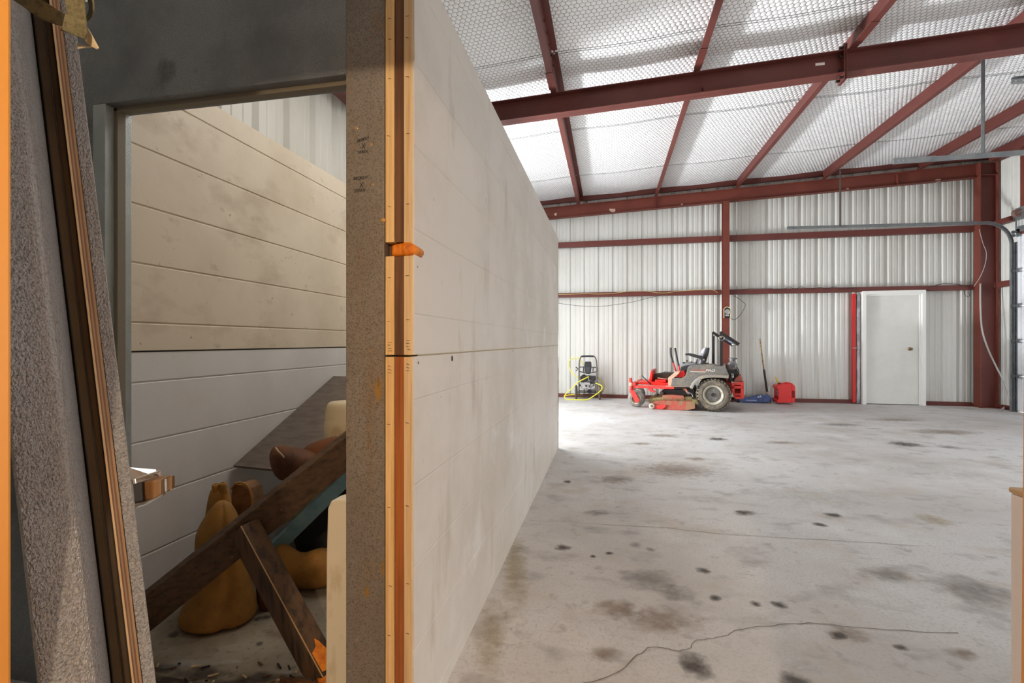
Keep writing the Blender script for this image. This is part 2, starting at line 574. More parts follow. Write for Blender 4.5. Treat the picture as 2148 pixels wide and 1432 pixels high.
def crack(pts, wd):
    P = [on_floor(u, v, .0028) for u, v in pts]
    Q = []
    for i in range(len(P) - 1):
        for k in range(3):
            t = k / 3
            q = P[i].lerp(P[i + 1], t)
            Q.append(q + Vector((random.uniform(-.006, .006), random.uniform(-.006, .006), 0)))
    Q.append(P[-1])
    m = MB()
    vs = []
    for i, q in enumerate(Q):
        t = (Q[min(i + 1, len(Q) - 1)] - Q[max(i - 1, 0)]).normalized()
        s_ = Vector((-t.y, t.x, 0)) * wd * random.uniform(.35, .65)
        vs += [q - s_, q + s_]
    m.add(vs, [(2 * i, 2 * i + 1, 2 * i + 3, 2 * i + 2) for i in range(len(Q) - 1)])
    m.build('crack', crack_m, fl)


crack([(1225, 1430), (1280, 1418), (1312, 1400), (1335, 1372), (1360, 1356), (1400, 1358), (1425, 1364), (1448, 1358), (1460, 1340), (1500, 1338), (1525, 1330), (1540, 1322), (1590, 1314), (1660, 1306), (1720, 1306), (1800, 1316), (1900, 1322), (2010, 1326)], .0036)
crack([(1110, 1090), (1250, 1098), (1400, 1106), (1500, 1118), (1640, 1126), (1780, 1134), (1930, 1144)], .003)

# ------------------------------------------------------------------ ribbed steel walls
def ribs(s0, s1, phase, pitch=.305):
    """profile points (s, depth outward) of a ribbed sheet between s0 and s1"""
    pts = []
    k0 = int(math.floor((s0 - phase) / pitch)) - 1
    k = k0
    while phase + k * pitch < s1 + pitch:
        c = phase + k * pitch
        pts += [(c - .046, 0), (c - .020, .032), (c + .020, .032), (c + .046, 0)]
        for mn in (.105, .2):
            q = c + mn
            pts += [(q - .02, 0), (q - .012, .006), (q + .012, .006), (q + .02, 0)]
        k += 1
    out = [p for p in pts if s0 < p[0] < s1]

    def interp(s):
        for a, b in zip(pts, pts[1:]):
            if a[0] <= s <= b[0]:
                return a[1] + (b[1] - a[1]) * (s - a[0]) / (b[0] - a[0])
        return 0
    return [(s0, interp(s0))] + out + [(s1, interp(s1))]


def sheet(parent, org, du, dn, s0, s1, phase, z0, z1, m, name='metal_panel'):
    org, du, dn = Vector(org), Vector(du), Vector(dn)
    pr = ribs(s0, s1, phase)
    vs = []
    for s_, t in pr:
        p = org + du * s_ + dn * t
        zz = z1(p.x) if callable(z1) else z1
        vs += [(p.x, p.y, z0), (p.x, p.y, zz)]
    fs = [(2 * i, 2 * i + 2, 2 * i + 3, 2 * i + 1) for i in range(len(pr) - 1)]
    return MB().add(vs, fs).build(name, m, parent)


PH = .7256
wf = struct('wall_far', (0, YF, 0))
k = -10
x = PH - 10 * .305
while x < XR:
    a, b = max(x, XL - .02), min(x + .915, XR + .06)
    if b > a + .02:
        sheet(wf, (0, YF, 0), (1, 0, 0), (0, 1, 0), a, b, PH, 0.0, lambda q: zc(q) + .12, tin)
    x += .915
PL = 2.67
wl = struct('wall_left', (XL, 0, 0))
y = PL - 15 * .305
while y < YF:
    a, b = y, min(y + .915, YF + .03)
    if b <= 5.95 or a >= 9.1:
        sheet(wl, (XL, 0, 0), (0, 1, 0), (-1, 0, 0), a, b, PL, 0, zc(XL) + .1, tin)
    else:
        if a < 5.95:
            sheet(wl, (XL, 0, 0), (0, 1, 0), (-1, 0, 0), a, 5.95, PL, 0, 3.75, tin)
        if b > 9.1:
            sheet(wl, (XL, 0, 0), (0, 1, 0), (-1, 0, 0), 9.1, b, PL, 0, 3.75, tin)
        sheet(wl, (XL, 0, 0), (0, 1, 0), (-1, 0, 0), a, b, PL, 3.75, zc(XL) + .1, tin)
    y += .915
wr = struct('wall_right', (XR, 0, 0))
y = -1.75
OPN = [(.95, 4.55), (6.2, 9.88)]
while y < YF:
    a, b = y, min(y + .915, YF + .03)
    sheet(wr, (XR, 0, 0), (0, 1, 0), (1, 0, 0), a, b, .1, 3.05, zc(XR) + .1, tin_r)
    segs = [(a, b)]
    for o0, o1 in OPN:
        ns = []
        for p, q in segs:
            if q <= o0 or p >= o1:
                ns.append((p, q))
            else:
                if p < o0:
                    ns.append((p, o0))
                if q > o1:
                    ns.append((o1, q))
        segs = ns
    for p, q in segs:
        if q - p > .02:
            sheet(wr, (XR, 0, 0), (0, 1, 0), (1, 0, 0), p, q, .1, 0, 3.05, tin_r)
    y += .915
# near wall of the hall with the doorway the camera looks through
JL, JR = -.670, .301
wn = struct('wall_near', (0, .33, 0))
MB().box((XL, .27, 0), (JL - .037, .40, 2.4)).build('wall_panel', panel_b, wn)
MB().box((JR + .037, .27, 0), (XR, .40, zpb(3))).build('wall_panel', panel_b, wn)
MB().box((JL - .037, .27, 2.09), (JR + .037, .40, zpb(0))).build('wall_panel', panel_b, wn)
MB().box((XL, .27, 2.4), (JL - .037, .40, zpb(XL))).build('wall_panel', panel_b, wn)
wb = struct('wall_back', (0, -1.7, 0))
MB().box((-1.7, -1.75, 0), (1.7, -1.65, 2.5)).build('wall_panel', gyp, wb)
MB().box((-1.8, -1.65, 0), (-1.7, .27, 2.5)).build('wall_panel', gyp, wb)
MB().box((1.7, -1.65, 0), (1.8, .27, 2.5)).build('wall_panel', gyp, wb)
MB().box((-1.8, -1.75, 2.5), (1.8, .27, 2.6)).build('ceiling_board', gyp, wb)
t1 = MB().box((JL - .037, .24, 0), (JL, .425, 2.09)).build('trim_1', orange_p, bevel=.004)
t2 = MB().prism([(JR - .0085, .24, 0), (JR + .03, .24, 0), (JR + .03, .425, 0), (JR - .0085, .425, 0)], (.0146, 0, 2.09)).build('trim_2', orange_p, bevel=.004)
t3 = MB().box((JL, .24, 2.03), (JR, .425, 2.09)).build('trim_3', orange_p, bevel=.004)
for t in (t1, t2, t3):
    t['kind'] = 'structure'

# ------------------------------------------------------------------ roof: deck, insulation, netting
cl = MB().prism([(XL - .3, .2, zc(XL - .3) + .10), (XR + .3, .2, zc(XR + .3) + .10), (XR + .3, .2, zc(XR + .3) + .13), (XL - .3, .2, zc(XL - .3) + .13)], (0, YF + .1, 0)).build('ceiling', roof_m)
cl['kind'] = 'structure'
MB().prism([(XL - .05, .2, zc(XL)), (XR + .05, .2, zc(XR)), (XR + .05, .2, zc(XR) + .05), (XL - .05, .2, zc(XL) + .05)], (0, 3.2, 0)).build('insulation_blanket', vinyl, cl)


def mesh_np(name, V, faces, n, m, parent, smooth=False, kind=None):
    me = bpy.data.meshes.new(name)
    me.vertices.add(len(V))
    me.vertices.foreach_set('co', V.astype(np.float32).ravel())
    me.loops.add(faces.size)
    me.loops.foreach_set('vertex_index', faces.astype(np.int32).ravel())
    me.polygons.add(len(faces))
    me.polygons.foreach_set('loop_start', np.arange(0, faces.size, n, dtype=np.int32))
    me.polygons.foreach_set('loop_total', np.full(len(faces), n, dtype=np.int32))
    if smooth:
        me.polygons.foreach_set('use_smooth', np.ones(len(faces), dtype=bool))
    me.update(calc_edges=True)
    me.validate()
    me.materials.append(m)
    o = bpy.data.objects.new(name, me)
    C.objects.link(o)
    if parent:
        o.parent = parent
    if kind:
        o['kind'] = kind
    return o


HX, HY = .052, .052
nx = int((XR - XL) / HX) + 1
ny = int((YF - 3.4) / HY) + 1
I, J = np.meshgrid(np.arange(nx), np.arange(ny), indexing='ij')
cx = (XL + (I + .5 * (J % 2)) * HX).ravel()
cy = (3.42 + J * HY).ravel()
rng = np.random.default_rng(3)


def sag(x, y):       # gentle sag of the blanket between purlins and along seams
    return -.012 * np.cos(2 * np.pi * (x - .2) / 1.6) - .018 * np.exp(-((y - 5.2) / .1) ** 2) - .014 * np.exp(-((y - 7.15) / .08) ** 2) - .014 * np.exp(-((y - 9.15) / .08) ** 2)


def czn(x, y):
    return 4.405 + .046 * x + sag(x, y)


# hexagon corners, pointed along Y
a_, b_ = HX / 2, HY / 3
hx = np.array([[0, 2 * b_], [a_, b_], [a_, -b_], [0, -2 * b_], [-a_, -b_], [-a_, b_]])
n = len(cx)
V = np.zeros((n, 13, 3))
V[:, 0, 0], V[:, 0, 1] = cx, cy
amp = .0072 * rng.uniform(.75, 1.25, n)
V[:, 0, 2] = czn(cx, cy) - amp
for q in range(6):
    mx_, my_ = cx + hx[q, 0] * .62, cy + hx[q, 1] * .62
    V[:, 1 + q, 0], V[:, 1 + q, 1] = mx_, my_
    V[:, 1 + q, 2] = czn(mx_, my_) - amp * .72
    ex, ey = cx + hx[q, 0], cy + hx[q, 1]
    V[:, 7 + q, 0], V[:, 7 + q, 1] = ex, ey
    V[:, 7 + q, 2] = czn(ex, ey)
fc = []
for q in range(6):
    r = (q + 1) % 6
    fc += [(0, 1 + q, 1 + r), (1 + q, 7 + q, 7 + r), (1 + q, 7 + r, 1 + r)]
fc = np.array(fc)
faces = (fc[None, :, :] + (np.arange(n) * 13)[:, None, None]).reshape(-1, 3)
mesh_np('insulation_blanket', V.reshape(-1, 3), faces, 3, vinyl, cl, True, 'stuff')
# netting wires: three edges per cell as thin triangular bars
ed = [(0, 1), (1, 2), (2, 3)]
VV, k = [], 0
for (p, q) in ed:
    A = np.stack([cx + hx[p, 0], cy + hx[p, 1], np.zeros(n)], 1)
    B = np.stack([cx + hx[q, 0], cy + hx[q, 1], np.zeros(n)], 1)
    A[:, 2] = czn(A[:, 0], A[:, 1]) - .0015
    B[:, 2] = czn(B[:, 0], B[:, 1]) - .0015
    rr = .0017 if p == 1 else .0013
    d = hx[q] - hx[p]
    d = d / np.linalg.norm(d)
    sd = np.array([-d[1], d[0], 0]) * rr
    dn = np.array([0, 0, -rr * 1.4])
    VV.append(np.stack([A - sd, A + sd, A + dn, B - sd, B + sd, B + dn], 1))
W = np.concatenate(VV, 0)
ft = np.array([(0, 3, 5, 2), (1, 2, 5, 4)])
faces = (ft[None] + (np.arange(len(W)) * 6)[:, None, None]).reshape(-1, 4)
mesh_np('wire_netting', W.reshape(-1, 3), faces, 4, wirem, cl, False, 'stuff')
for ys in (5.2, 7.15, 9.15):
    m = MB()
    for dy in (0, .04):
        m.tube([(x_, ys + dy, czn(x_, ys + dy) - .008) for x_ in np.linspace(XL, XR, 40)], .0022, 4)
    m.build('selvage_wire', wirem, cl)


# ------------------------------------------------------------------ steel frame
def purlin(x0, y0, y1, label):
    z0 = zpb(x0)
    t = .008
    pts = [(x0 - .065, y0, z0 + .018), (x0 - .065, y0, z0), (x0, y0, z0), (x0, y0, z0 + .192), (x0 + .065, y0, z0 + .192), (x0 + .065, y0, z0 + .2),
           (x0 - t, y0, z0 + .2), (x0 - t, y0, z0 + t), (x0 - .065 + t, y0, z0 + t), (x0 - .065 + t, y0, z0 + .018)]
    o = thing('purlin', label, 'roof beam', (x0, y0, z0), group='red steel roof purlins')
    MB().prism(pts, (0, y1 - y0, 0)).build('channel', iron, o)
    # lap splice over the middle rafter: a second, nested length
    sp = MB()
    sp.prism([(x0 - .075, 5.25, z0 - .006), (x0 + .004, 5.25, z0 - .006), (x0 + .004, 5.25, z0 + .18), (x0 - .004, 5.25, z0 + .18), (x0 - .004, 5.25, z0 + .002), (x0 - .075, 5.25, z0 + .002)], (0, .36, 0))
    sp.build('lap_splice', iron, o)
    for j in range(5):
        b = MB().cyl((x0 + .002, 4.55 + .19 * j, z0 + .11), (x0 + .012, 4.55 + .19 * j, z0 + .11), .012, 6)
        b.build('bolt', black_m if j > 2 else iron, o)
    return o


purlin(-.61, .42, YF - .085, 'red steel purlin nearest the white partition, crossing above its top edge')
purlin(1.0, .42, YF - .085, 'second red roof purlin from the partition, meeting the wall above the mower levers')
purlin(2.57, .42, YF - .085, 'red purlin passing over the rafter at its bolted splice plate')
purlin(4.16, .42, YF - .085, 'red purlin from which the galvanised track hangers drop')
purlin(5.8, .42, YF - .085, 'rightmost red roof purlin, seen behind the upper galvanised track')
o = purlin(XL + .09, .42, 6.0, 'red eave purlin along the left wall above the storage cell')


def rafter(yc, depth, fw, x0, x1, label, m, flip):
    o = thing('rafter', label, 'roof beam', (x0, yc, zpb(x0) - depth))
    dz = .046 * (x1 - x0)
    zt = zpb(x0)

    def slab(ya, yb, za, zb):
        return MB().prism([(x0, ya, zt + za), (x0, yb, zt + za), (x0, yb, zt + zb), (x0, ya, zt + zb)], (x1 - x0, 0, dz))
    slab(yc - .004, yc + .004, -depth, 0).build('web', m, o)
    slab(yc - fw / 2, yc + fw / 2, -depth, -depth + .01).build('flange', m, o)
    slab(yc - fw / 2, yc + fw / 2, -.01, 0).build('flange', m, o)
    return o, lambda x: zpb(x) - depth


ra, zb_ = rafter(5.75, .245, .15, XL, 6.81, 'deep red rafter crossing mid-ceiling with a bolted splice plate', iron, 0)
xs = 2.46
for dx in (-.014, .004):
    MB().box((xs + dx, 5.67, zb_(xs) - .07), (xs + dx + .010, 5.83, zpb(xs) + .06)).build('splice_plate', iron, ra)
for (yy, zz) in [(5.70, zb_(xs) - .04), (5.78, zb_(xs) - .04), (5.71, zb_(xs) + .19), (5.71, zb_(xs) + .04), (5.70, zpb(xs) + .03)]:
    MB().cyl((xs - .05, yy, zz), (xs - .012, yy, zz), .014, 6).build('bolt', dark_eng, ra)
pp = on_y(1720, 134, 5.745)
MB().box((pp.x - .045, 5.742, pp.z - .014), (pp.x + .045, 5.7455, pp.z + .014)).build('sticker', sticker_m, ra)
xg = on_y(1475, 195, 5.7).x
MB().prism([(xg, 5.68, zb_(xg) + .01), (xg, 5.745, zb_(xg) + .01), (xg, 5.745, zb_(xg) + .09)], (.008, 0, 0)).build('gusset', iron, ra)
re_, zb2 = rafter(10.46, .25, .11, XL, 6.72, 'red end rafter along the top of the far wall, with dust marks', iron_dirty, 0)
for u_ in (1375, 1880):
    xx = on_y(u_, 420, 10.45).x
    MB().box((xx, 10.40, zb2(xx) + .01), (xx + .008, 10.458, zb2(xx) + .2)).build('stiffener', iron_dirty, re_)
for (u_, v_, r_) in [(1284, 441, .05), (1165, 449, .03), (1430, 428, .02), (1968, 378, .04), (1778, 395, .025)]:
    q = on_y(u_, v_, 10.4545)
    vs = []
    for i_ in range(11):
        aa = 2 * math.pi * i_ / 11
        rr = r_ * random.uniform(.5, 1.2)
        vs.append((q.x + rr * 1.3 * math.cos(aa), 10.4545, q.z + rr * math.sin(aa)))
    MB().add(vs, [tuple(range(11))]).build('dust_splat', mat('dust', (206, 178, 160), .9), re_)
# rake channel above the end rafter
rk = thing('rake_channel', 'dark red channel running under the roof along the far wall', 'steel channel', (XL, 10.57, zpb(XL)))
MB().prism([(XL, 10.52, zpb(XL) + .105), (XL, 10.59, zpb(XL) + .105), (XL, 10.59, zpb(XL) + .2), (XL, 10.52, zpb(XL) + .2)], (XR - XL, 0, .046 * (XR - XL))).build('channel', iron, rk)


def ibeam_col(name, label, xc, yc, depth, fw, z1, alongx, m, webm=None):
    o = thing(name, label, 'steel column', (xc, yc, 0))
    if alongx:
        MB().box((xc - depth / 2, yc - .005, 0), (xc + depth / 2, yc + .005, z1)).build('web', webm or m, o)
        MB().box((xc - depth / 2 - .01, yc - fw / 2, 0), (xc - depth / 2, yc + fw / 2, z1)).build('flange', m, o)
        MB().box((xc + depth / 2, yc - fw / 2, 0), (xc + depth / 2 + .01, yc + fw / 2, z1)).build('flange', m, o)
    else:
        MB().box((xc - .005, yc - depth / 2, 0), (xc + .005, yc + depth / 2, z1)).build('web', webm or m, o)
        MB().box((xc - fw / 2, yc - depth / 2 - .01, 0), (xc + fw / 2, yc - depth / 2, z1)).build('flange', m, o)
        MB().box((xc - fw / 2, yc + depth / 2, 0), (xc + fw / 2, yc + depth / 2 + .01, z1)).build('flange', m, o)
    MB().box((xc - .14, yc - .11, 0), (xc + .14, min(yc + .11, YF - .005), .014)).build('base_plate', m, o)
    return o


ce = ibeam_col('steel_column', 'wide red H column at the right end of the far wall', 6.84, 10.42, .27, .17, zpb(6.84), True, iron_dirty, iron)
MB().box((6.70, 10.34, zb2(6.7) + .01), (6.975, 10.50, zb2(6.7) + .022)).build('stiffener', iron_dirty, ce)
ci = ibeam_col('steel_column', 'narrow red column at mid far wall, behind the mower, carrying the timer box', 2.33, 10.42, .12, .12, zb2(2.33), False, iron_dirty)
MB().box((2.25, 10.34, zb2(2.33) - .01), (2.41, 10.52, zb2(2.33))).build('cap_plate', iron, ci)


def girt(x0, x1, z0, h, label, y=10.5, m=iron):
    o = thing('girt', label, 'wall girt', (x0, y, z0), group='red girts on the far wall')
    MB().prism([(x0, y - .02, z0), (x0, y + .08, z0), (x0, y + .08, z0 + .008), (x0, y - .008, z0 + .008), (x0, y - .008, z0 + h - .008), (x0, y + .08, z0 + h - .008), (x0, y + .08, z0 + h), (x0, y - .02, z0 + h)], (x1 - x0, 0, 0)).build('channel', m, o)
    return o


girt(XL, 2.26, 2.185, .095, 'lower red girt left of the mid column, with cream wires on top')
girt(2.40, 6.70, 2.185, .095, 'lower red girt right of the mid column, above the white door')
girt(XL, 2.26, 3.275, .115, 'upper red girt between the partition and the mid column')
girt(2.40, 6.70, 3.275, .115, 'upper red girt right of the mid column, behind the door track')


def girt_y(x, y0, y1, z0, h, label, sgn):
    o = thing('girt', label, 'wall girt', (x, y0, z0))
    MB().prism([(x, y0, z0), (x + sgn * .1, y0, z0), (x + sgn * .1, y0, z0 + .01), (x + sgn * .012, y0, z0 + .01), (x + sgn * .012, y0, z0 + h), (x, y0, z0 + h)], (0, y1 - y0, 0)).build('channel', iron, o)


girt_y(6.9, 9.95, 10.33, 2.2, .1, 'short red girt between corner column and garage door track', 1)
girt_y(6.9, 9.93, 10.33, 3.33, .09, 'short red girt behind the curve of the garage door track', 1)
girt_y(-2.04, .45, 6.2, 3.18, .17, 'dark red girt high on the left wall, seen through the cell doorway', -1)
ev = thing('eave_strut', 'red eave strut along the top of the right wall', 'roof beam', (6.9, 6, zpb(6.9)))
MB().box((6.82, .42, zpb(6.9) - .02), (6.98, 10.33, zpb(6.9) + .16)).build('channel', iron, ev)
jb = thing('door_jamb_column', 'rust-red jamb column beside the white garage door', 'steel column', (6.97, 9.70, 0))
MB().box((6.93, 9.62, 3.06), (6.945, 9.80, zpb(6.9) - .02)).build('flange', iron_dirty, jb)
MB().box((6.945, 9.70, 3.06), (7.01, 9.71, zpb(6.9) - .02)).build('web', iron_dirty, jb)
hd = thing('door_header', 'rust-red header over the white garage door', 'steel beam', (6.95, 8, 3.1))
MB().box((6.93, 6.0, 3.06), (7.01, 9.62, 3.6)).build('channel', iron_dirty, hd)
# base angles
for nm, lo_, hi_ in (('baseboard_far', (XL, YF - .05, 0), (4.80, YF - .005, .075)), ('baseboard_far_right', (5.93, YF - .05, 0), (6.70, YF - .005, .075)),
                     ('baseboard_right', (XR - .05, 9.9, 0), (XR - .003, 10.3, .075))):
    b = MB().box(lo_, hi_).build(nm, iron)
    b['kind'] = 'structure'

# ------------------------------------------------------------------ far door
d1 = struct('door_1', (5.3, YF - .05, 0))
XA, XB, ZT = 4.83, 5.90, 2.20
MB().box((XA, 10.46, 0), (XA + .065, 10.62, ZT)).build('door_frame', frame_white, d1, bevel=.004)
MB().box((XB - .06, 10.46, 0), (XB, 10.62, ZT)).build('door_frame', frame_white, d1, bevel=.004)
MB().box((XA + .065, 10.46, ZT - .07), (XB - .06, 10.62, ZT)).build('door_frame', frame_white, d1, bevel=.004)
MB().box((XB - .085, 10.50, 0), (XB - .06, 10.53, ZT - .07)).build('door_stop', frame_white, d1)
MB().box((XA + .065, 10.50, ZT - .095), (XB - .085, 10.53, ZT - .07)).build('door_stop', frame_white, d1)
MB().box((XA + .067, 10.535, .012), (XB - .062, 10.575, ZT - .075)).build('door_leaf', door_white, d1, bevel=.002)
kp = on_y(1740 + 778 / 4.62, 580 + 698 / 4.62, 10.53)
MB().lathe([(.032, 0), (.032, .006), (.012, .01), (.011, .03), (.024, .04), (.028, .055), (.02, .068), (.001, .07)], (kp.x, 10.535, kp.z), (0, -1, 0), 16).build('door_knob', brass, d1, smooth=True)
rs = MB().box((4.675, 10.50, .03), (4.732, 10.56, 2.155)).build('trim_strip', red_strip, bevel=.003)
tag(rs, 'tall bright red strip standing against the wall left of the white door', 'strip')
pw = thing('plastic_wrapped_strip', 'cloudy plastic-wrapped strip between the red strip and door frame', 'strip', (4.78, 10.53, 0))
pts = []
for i_ in range(12):
    aa = 2 * math.pi * i_ / 12
    pts.append((aa, 1))
rg = []
for j in range(24):
    z = .01 + j * 2.13 / 23
    rg.append([(4.782 + .034 * math.cos(a) * (1 + .12 * math.sin(j * 1.7 + 2 * a)), 10.53 + .03 * math.sin(a) * (1 + .12 * math.cos(j * 2.1 + a)), z) for a, _ in pts])
MB().rings(rg).build('wrap', clear_p, pw, smooth=True)
MB().box((4.67, 10.494, 1.085), (4.815, 10.499, 1.1)).build('tie', grey_pvc, pw)

# ------------------------------------------------------------------ near garage door on the right, pulled up part way; far garage door and its tracks
d5 = struct('door_5', (6.95, 2.75, 0))
for i_ in range(2):
    MB().box((6.93, .93, 1.835 + i_ * .615), (6.975, 4.57, 2.445 + i_ * .615)).build('door_section', door_sec, d5)
#
d2 = struct('door_2', (6.95, 8.0, 0))
nz = 5
for i_ in range(nz):
    z0 = .01 + i_ * .61
    s_ = MB()
    pr = []
    for j in range(13):
        z = z0 + .004 + j * .6 / 12
        pr += [(6.94 + (.006 if j % 2 else 0), z)]
    pr += [(6.985, z0 + .604), (6.985, z0 + .004)]
    s_.prism([(a, 6.25, b) for a, b in pr], (0, 3.6, 0))
    s_.build('door_section', door_sec, d2)
    MB().box((6.925, 9.79, z0 + .02), (6.94, 9.845, z0 + .59)).build('end_stile', door_sec, d2)
for i_ in range(6):
    z = .62 + (i_ - .0) * .61 - (.55 if i_ == 5 else 0)
    hg = MB()
    hg.box((6.90, 9.77, z - .035), (6.925, 9.84, z + .035))
    hg.cyl((6.895, 9.80, z), (6.895, 9.93, z), .008, 8)
    hg.cyl((6.895, 9.88, z), (6.895, 9.90, z), .028, 12)
    h_ = hg.build('hinge_roller', galv, d2)


def track_profile(path, wv, depth, nrm):
    pass


def track(yc, sgn, label, zt, xe, vertical):
    o = thing('door_track', label, 'door track', (6.87, yc, 0))
    P = []
    if vertical:
        P += [Vector((6.87, yc, .0)), Vector((6.87, yc, 2.90))]
        for i_ in range(1, 9):
            a = math.pi / 2 * i_ / 9
            P.append(Vector((6.87 - .40 * (1 - math.cos(a)), yc, 2.90 + .40 * math.sin(a))))
    P += [Vector((6.47, yc, 3.30)), Vector((xe, yc, zt))]
    # C-shaped section: back web plus two lips
    rg = []
    for i_, p in enumerate(P):
        t = (P[min(i_ + 1, len(P) - 1)] - P[max(i_ - 1, 0)]).normalized()
        nn = t.cross(Vector((0, 1, 0))).normalized()
        w_, d_, th = .026, .03 * sgn, .003
        sec = [(-w_, 0), (w_, 0), (w_, d_), (w_ - th, d_), (w_ - th, th * sgn), (-w_ + th, th * sgn), (-w_ + th, d_), (-w_, d_)]
        rg.append([p + nn * a + Vector((0, b, 0)) for a, b in sec])
    MB().rings(rg).build('rail', galv, o)
    return o


tk = track(9.90, -1, 'galvanised curved garage door track at the far right wall', 3.36, 3.30, True)
ang = MB().box((6.93, 9.86, 0), (6.936, 9.92, 2.95)).box((6.90, 9.915, 0), (6.936, 9.921, 2.95))
ang.build('jamb_angle', galv, tk)
for i_ in range(10):
    MB().cyl((6.9285, 9.885, .15 + i_ * .29), (6.9295, 9.885, .15 + i_ * .29), .009, 8).build('slot', black_m, tk)
for z in (.55, 1.15, 1.75, 2.3):
    MB().box((6.87, 9.9, z - .02), (6.93, 9.912, z + .02)).build('bracket', galv, tk)
pb = on_y(1762, 475, 9.9)
MB().box((pb.x - .016, 9.885, 3.345), (pb.x + .016, 9.889, zpb(pb.x) + .0)).box((pb.x + .013, 9.885, 3.345), (pb.x + .016, 9.915, zpb(pb.x))).build('hanger', mat('hanger_metal', (104, 92, 88), .5, .3), tk)
# bearing plate, torsion drum and shaft
MB().box((6.90, 9.66, 3.10), (6.91, 9.86, 3.52)).build('bearing_plate', galv, tk)
MB().cyl((6.86, 9.80, 3.42), (6.86, 9.73, 3.42), .065, 16).build('cable_drum', mat('drum', (150, 120, 110), .4, .5), tk)
MB().cyl((6.86, 9.86, 3.42), (6.86, 6.3, 3.42), .014, 10).build('torsion_shaft', steel, tk)
sl = MB()
for i_ in range(5):
    sl.box((6.895, 9.68 + i_ * .03, 3.2), (6.8995, 9.692 + i_ * .03, 3.3))
sl.build('slot', frame_white, tk)
t2_ = track(6.25, 1, 'galvanised track hanging in front of the upper right roof', 3.285, 3.20, False)
MB().box((3.20, 6.245, 3.255), (3.62, 6.2495, 3.318)).build('splice_plate', galv, t2_)
for i_ in range(3):
    MB().cyl((3.24 + i_ * .05, 6.238, 3.285), (3.24 + i_ * .05, 6.246, 3.285), .006, 8).build('bolt', steel, t2_)
pb = on_y(2060, 330, 6.25)
MB().box((pb.x - .018, 6.235, 3.31), (pb.x + .018, 6.239, zpb(pb.x))).box((pb.x + .015, 6.235, 3.31), (pb.x + .018, 6.265, zpb(pb.x))).build('hanger', galv, t2_)
t4 = track(4.57, -1, 'end of a third galvanised track at the far upper right edge', 3.31, 3.17, False)
for i_ in range(2):
    MB().cyl((3.2 + i_ * .05, 4.566, 3.31), (3.2 + i_ * .05, 4.574, 3.31), .006, 8).build('bolt', steel, t4)
# conduit leaning in the corner and a loose stick
P = [at_d(2056.5, 594, 8.72), at_d(2056.5, 640, 8.7), at_d(2060, 690, 8.66), at_d(2072, 730, 8.6), at_d(2088, 765, 8.6), at_d(2112, 815, 8.55)]
q = P[-1] + Vector((.0, -.10, 0))
q.z = .0125
cn = MB().tube(smooth_path(P + [q], 6), .0125, 8).build('conduit', grey_pvc, smooth=True)
tag(cn, 'bent grey conduit leaning by the red corner column', 'pipe')
a, b = on_floor(2096, 863, .012), on_floor(2113, 853, .012)
st = MB().beam(a, (b.x, b.y, .05), .02, .02).build('stick', grey_pvc)
tag(st, 'short pale stick lying on the floor by the garage track foot', 'stick')
wv = MB().tube(smooth_path([at_d(2054, 480, 8.75), at_d(2062, 510, 8.75), at_d(2069, 530, 8.75), at_d(2066, 555, 8.75), at_d(2056, 580, 8.75), at_d(2043, 600, 8.75)], 6), .005, 6).build('cable', grey_pvc, smooth=True)
tag(wv, 'pale cable hanging in a curve on the red corner column', 'cable')


def wire(pts, y, r, m, label, nm='cable'):
    o = MB().tube(smooth_path([on_y(u, v, y) for u, v in pts], 5), r, 5).build(nm, m, smooth=True)
    tag(o, label, 'cable')
    return o


def c2b(x, y):
    return (1120 + x / 4.13, 400 + y / 4.13)


wire([c2b(*p) for p in [(215, 895), (330, 893), (450, 888), (560, 892), (690, 885), (830, 868), (980, 868), (1060, 880), (1150, 882), (1240, 868), (1400, 858), (1540, 855), (1590, 880)]], 10.46, .005, cream_w, 'thin cream cable lying along the girt left of the mid column')
wire([c2b(*p) for p in [(150, 960), (215, 972), (330, 988), (450, 998), (600, 997), (700, 985), (850, 962), (1000, 925), (1150, 888)]], 10.46, .004, black_pl, 'thin black cable sagging below the lower girt beside the partition')
wire([c2b(*p) for p in [(1730, 905), (1770, 930), (1810, 960), (1830, 985), (1815, 1030), (1780, 1080), (1735, 1115), (1700, 1095)]], 10.44, .005, black_pl, 'black cable looping from the girt down to the timer box')
wire([(1540, 607), (1600, 604), (1640, 606), (1655, 601), (1668, 606), (1680, 601), (1700, 606), (1720, 602), (1735, 605), (1750, 601), (1770, 606), (1790, 603), (1800, 604)], 10.46, .004, black_pl, 'wavy dark wire on the girt left of the white door')
wire([(1955, 600), (1975, 595), (1995, 595), (2015, 597), (2036, 602)], 10.46, .006, black_pl, 'black cable on the girt right of the white door')
wire([(2022, 608), (2023, 616), (2030, 622), (2034, 618), (2030, 610)], 10.46, .004, black_pl, 'small coil of black wire below the girt by the corner column')

# timer box on the mid column
tb = thing('timer_box', 'small open timer box with silver dial on the mid column', 'electrical box', (2.33, 10.345, 1.9))


def cbx(x, y, yy=10.34):
    return on_y(1480 + x / 11.93, 580 + y / 11.93, yy)


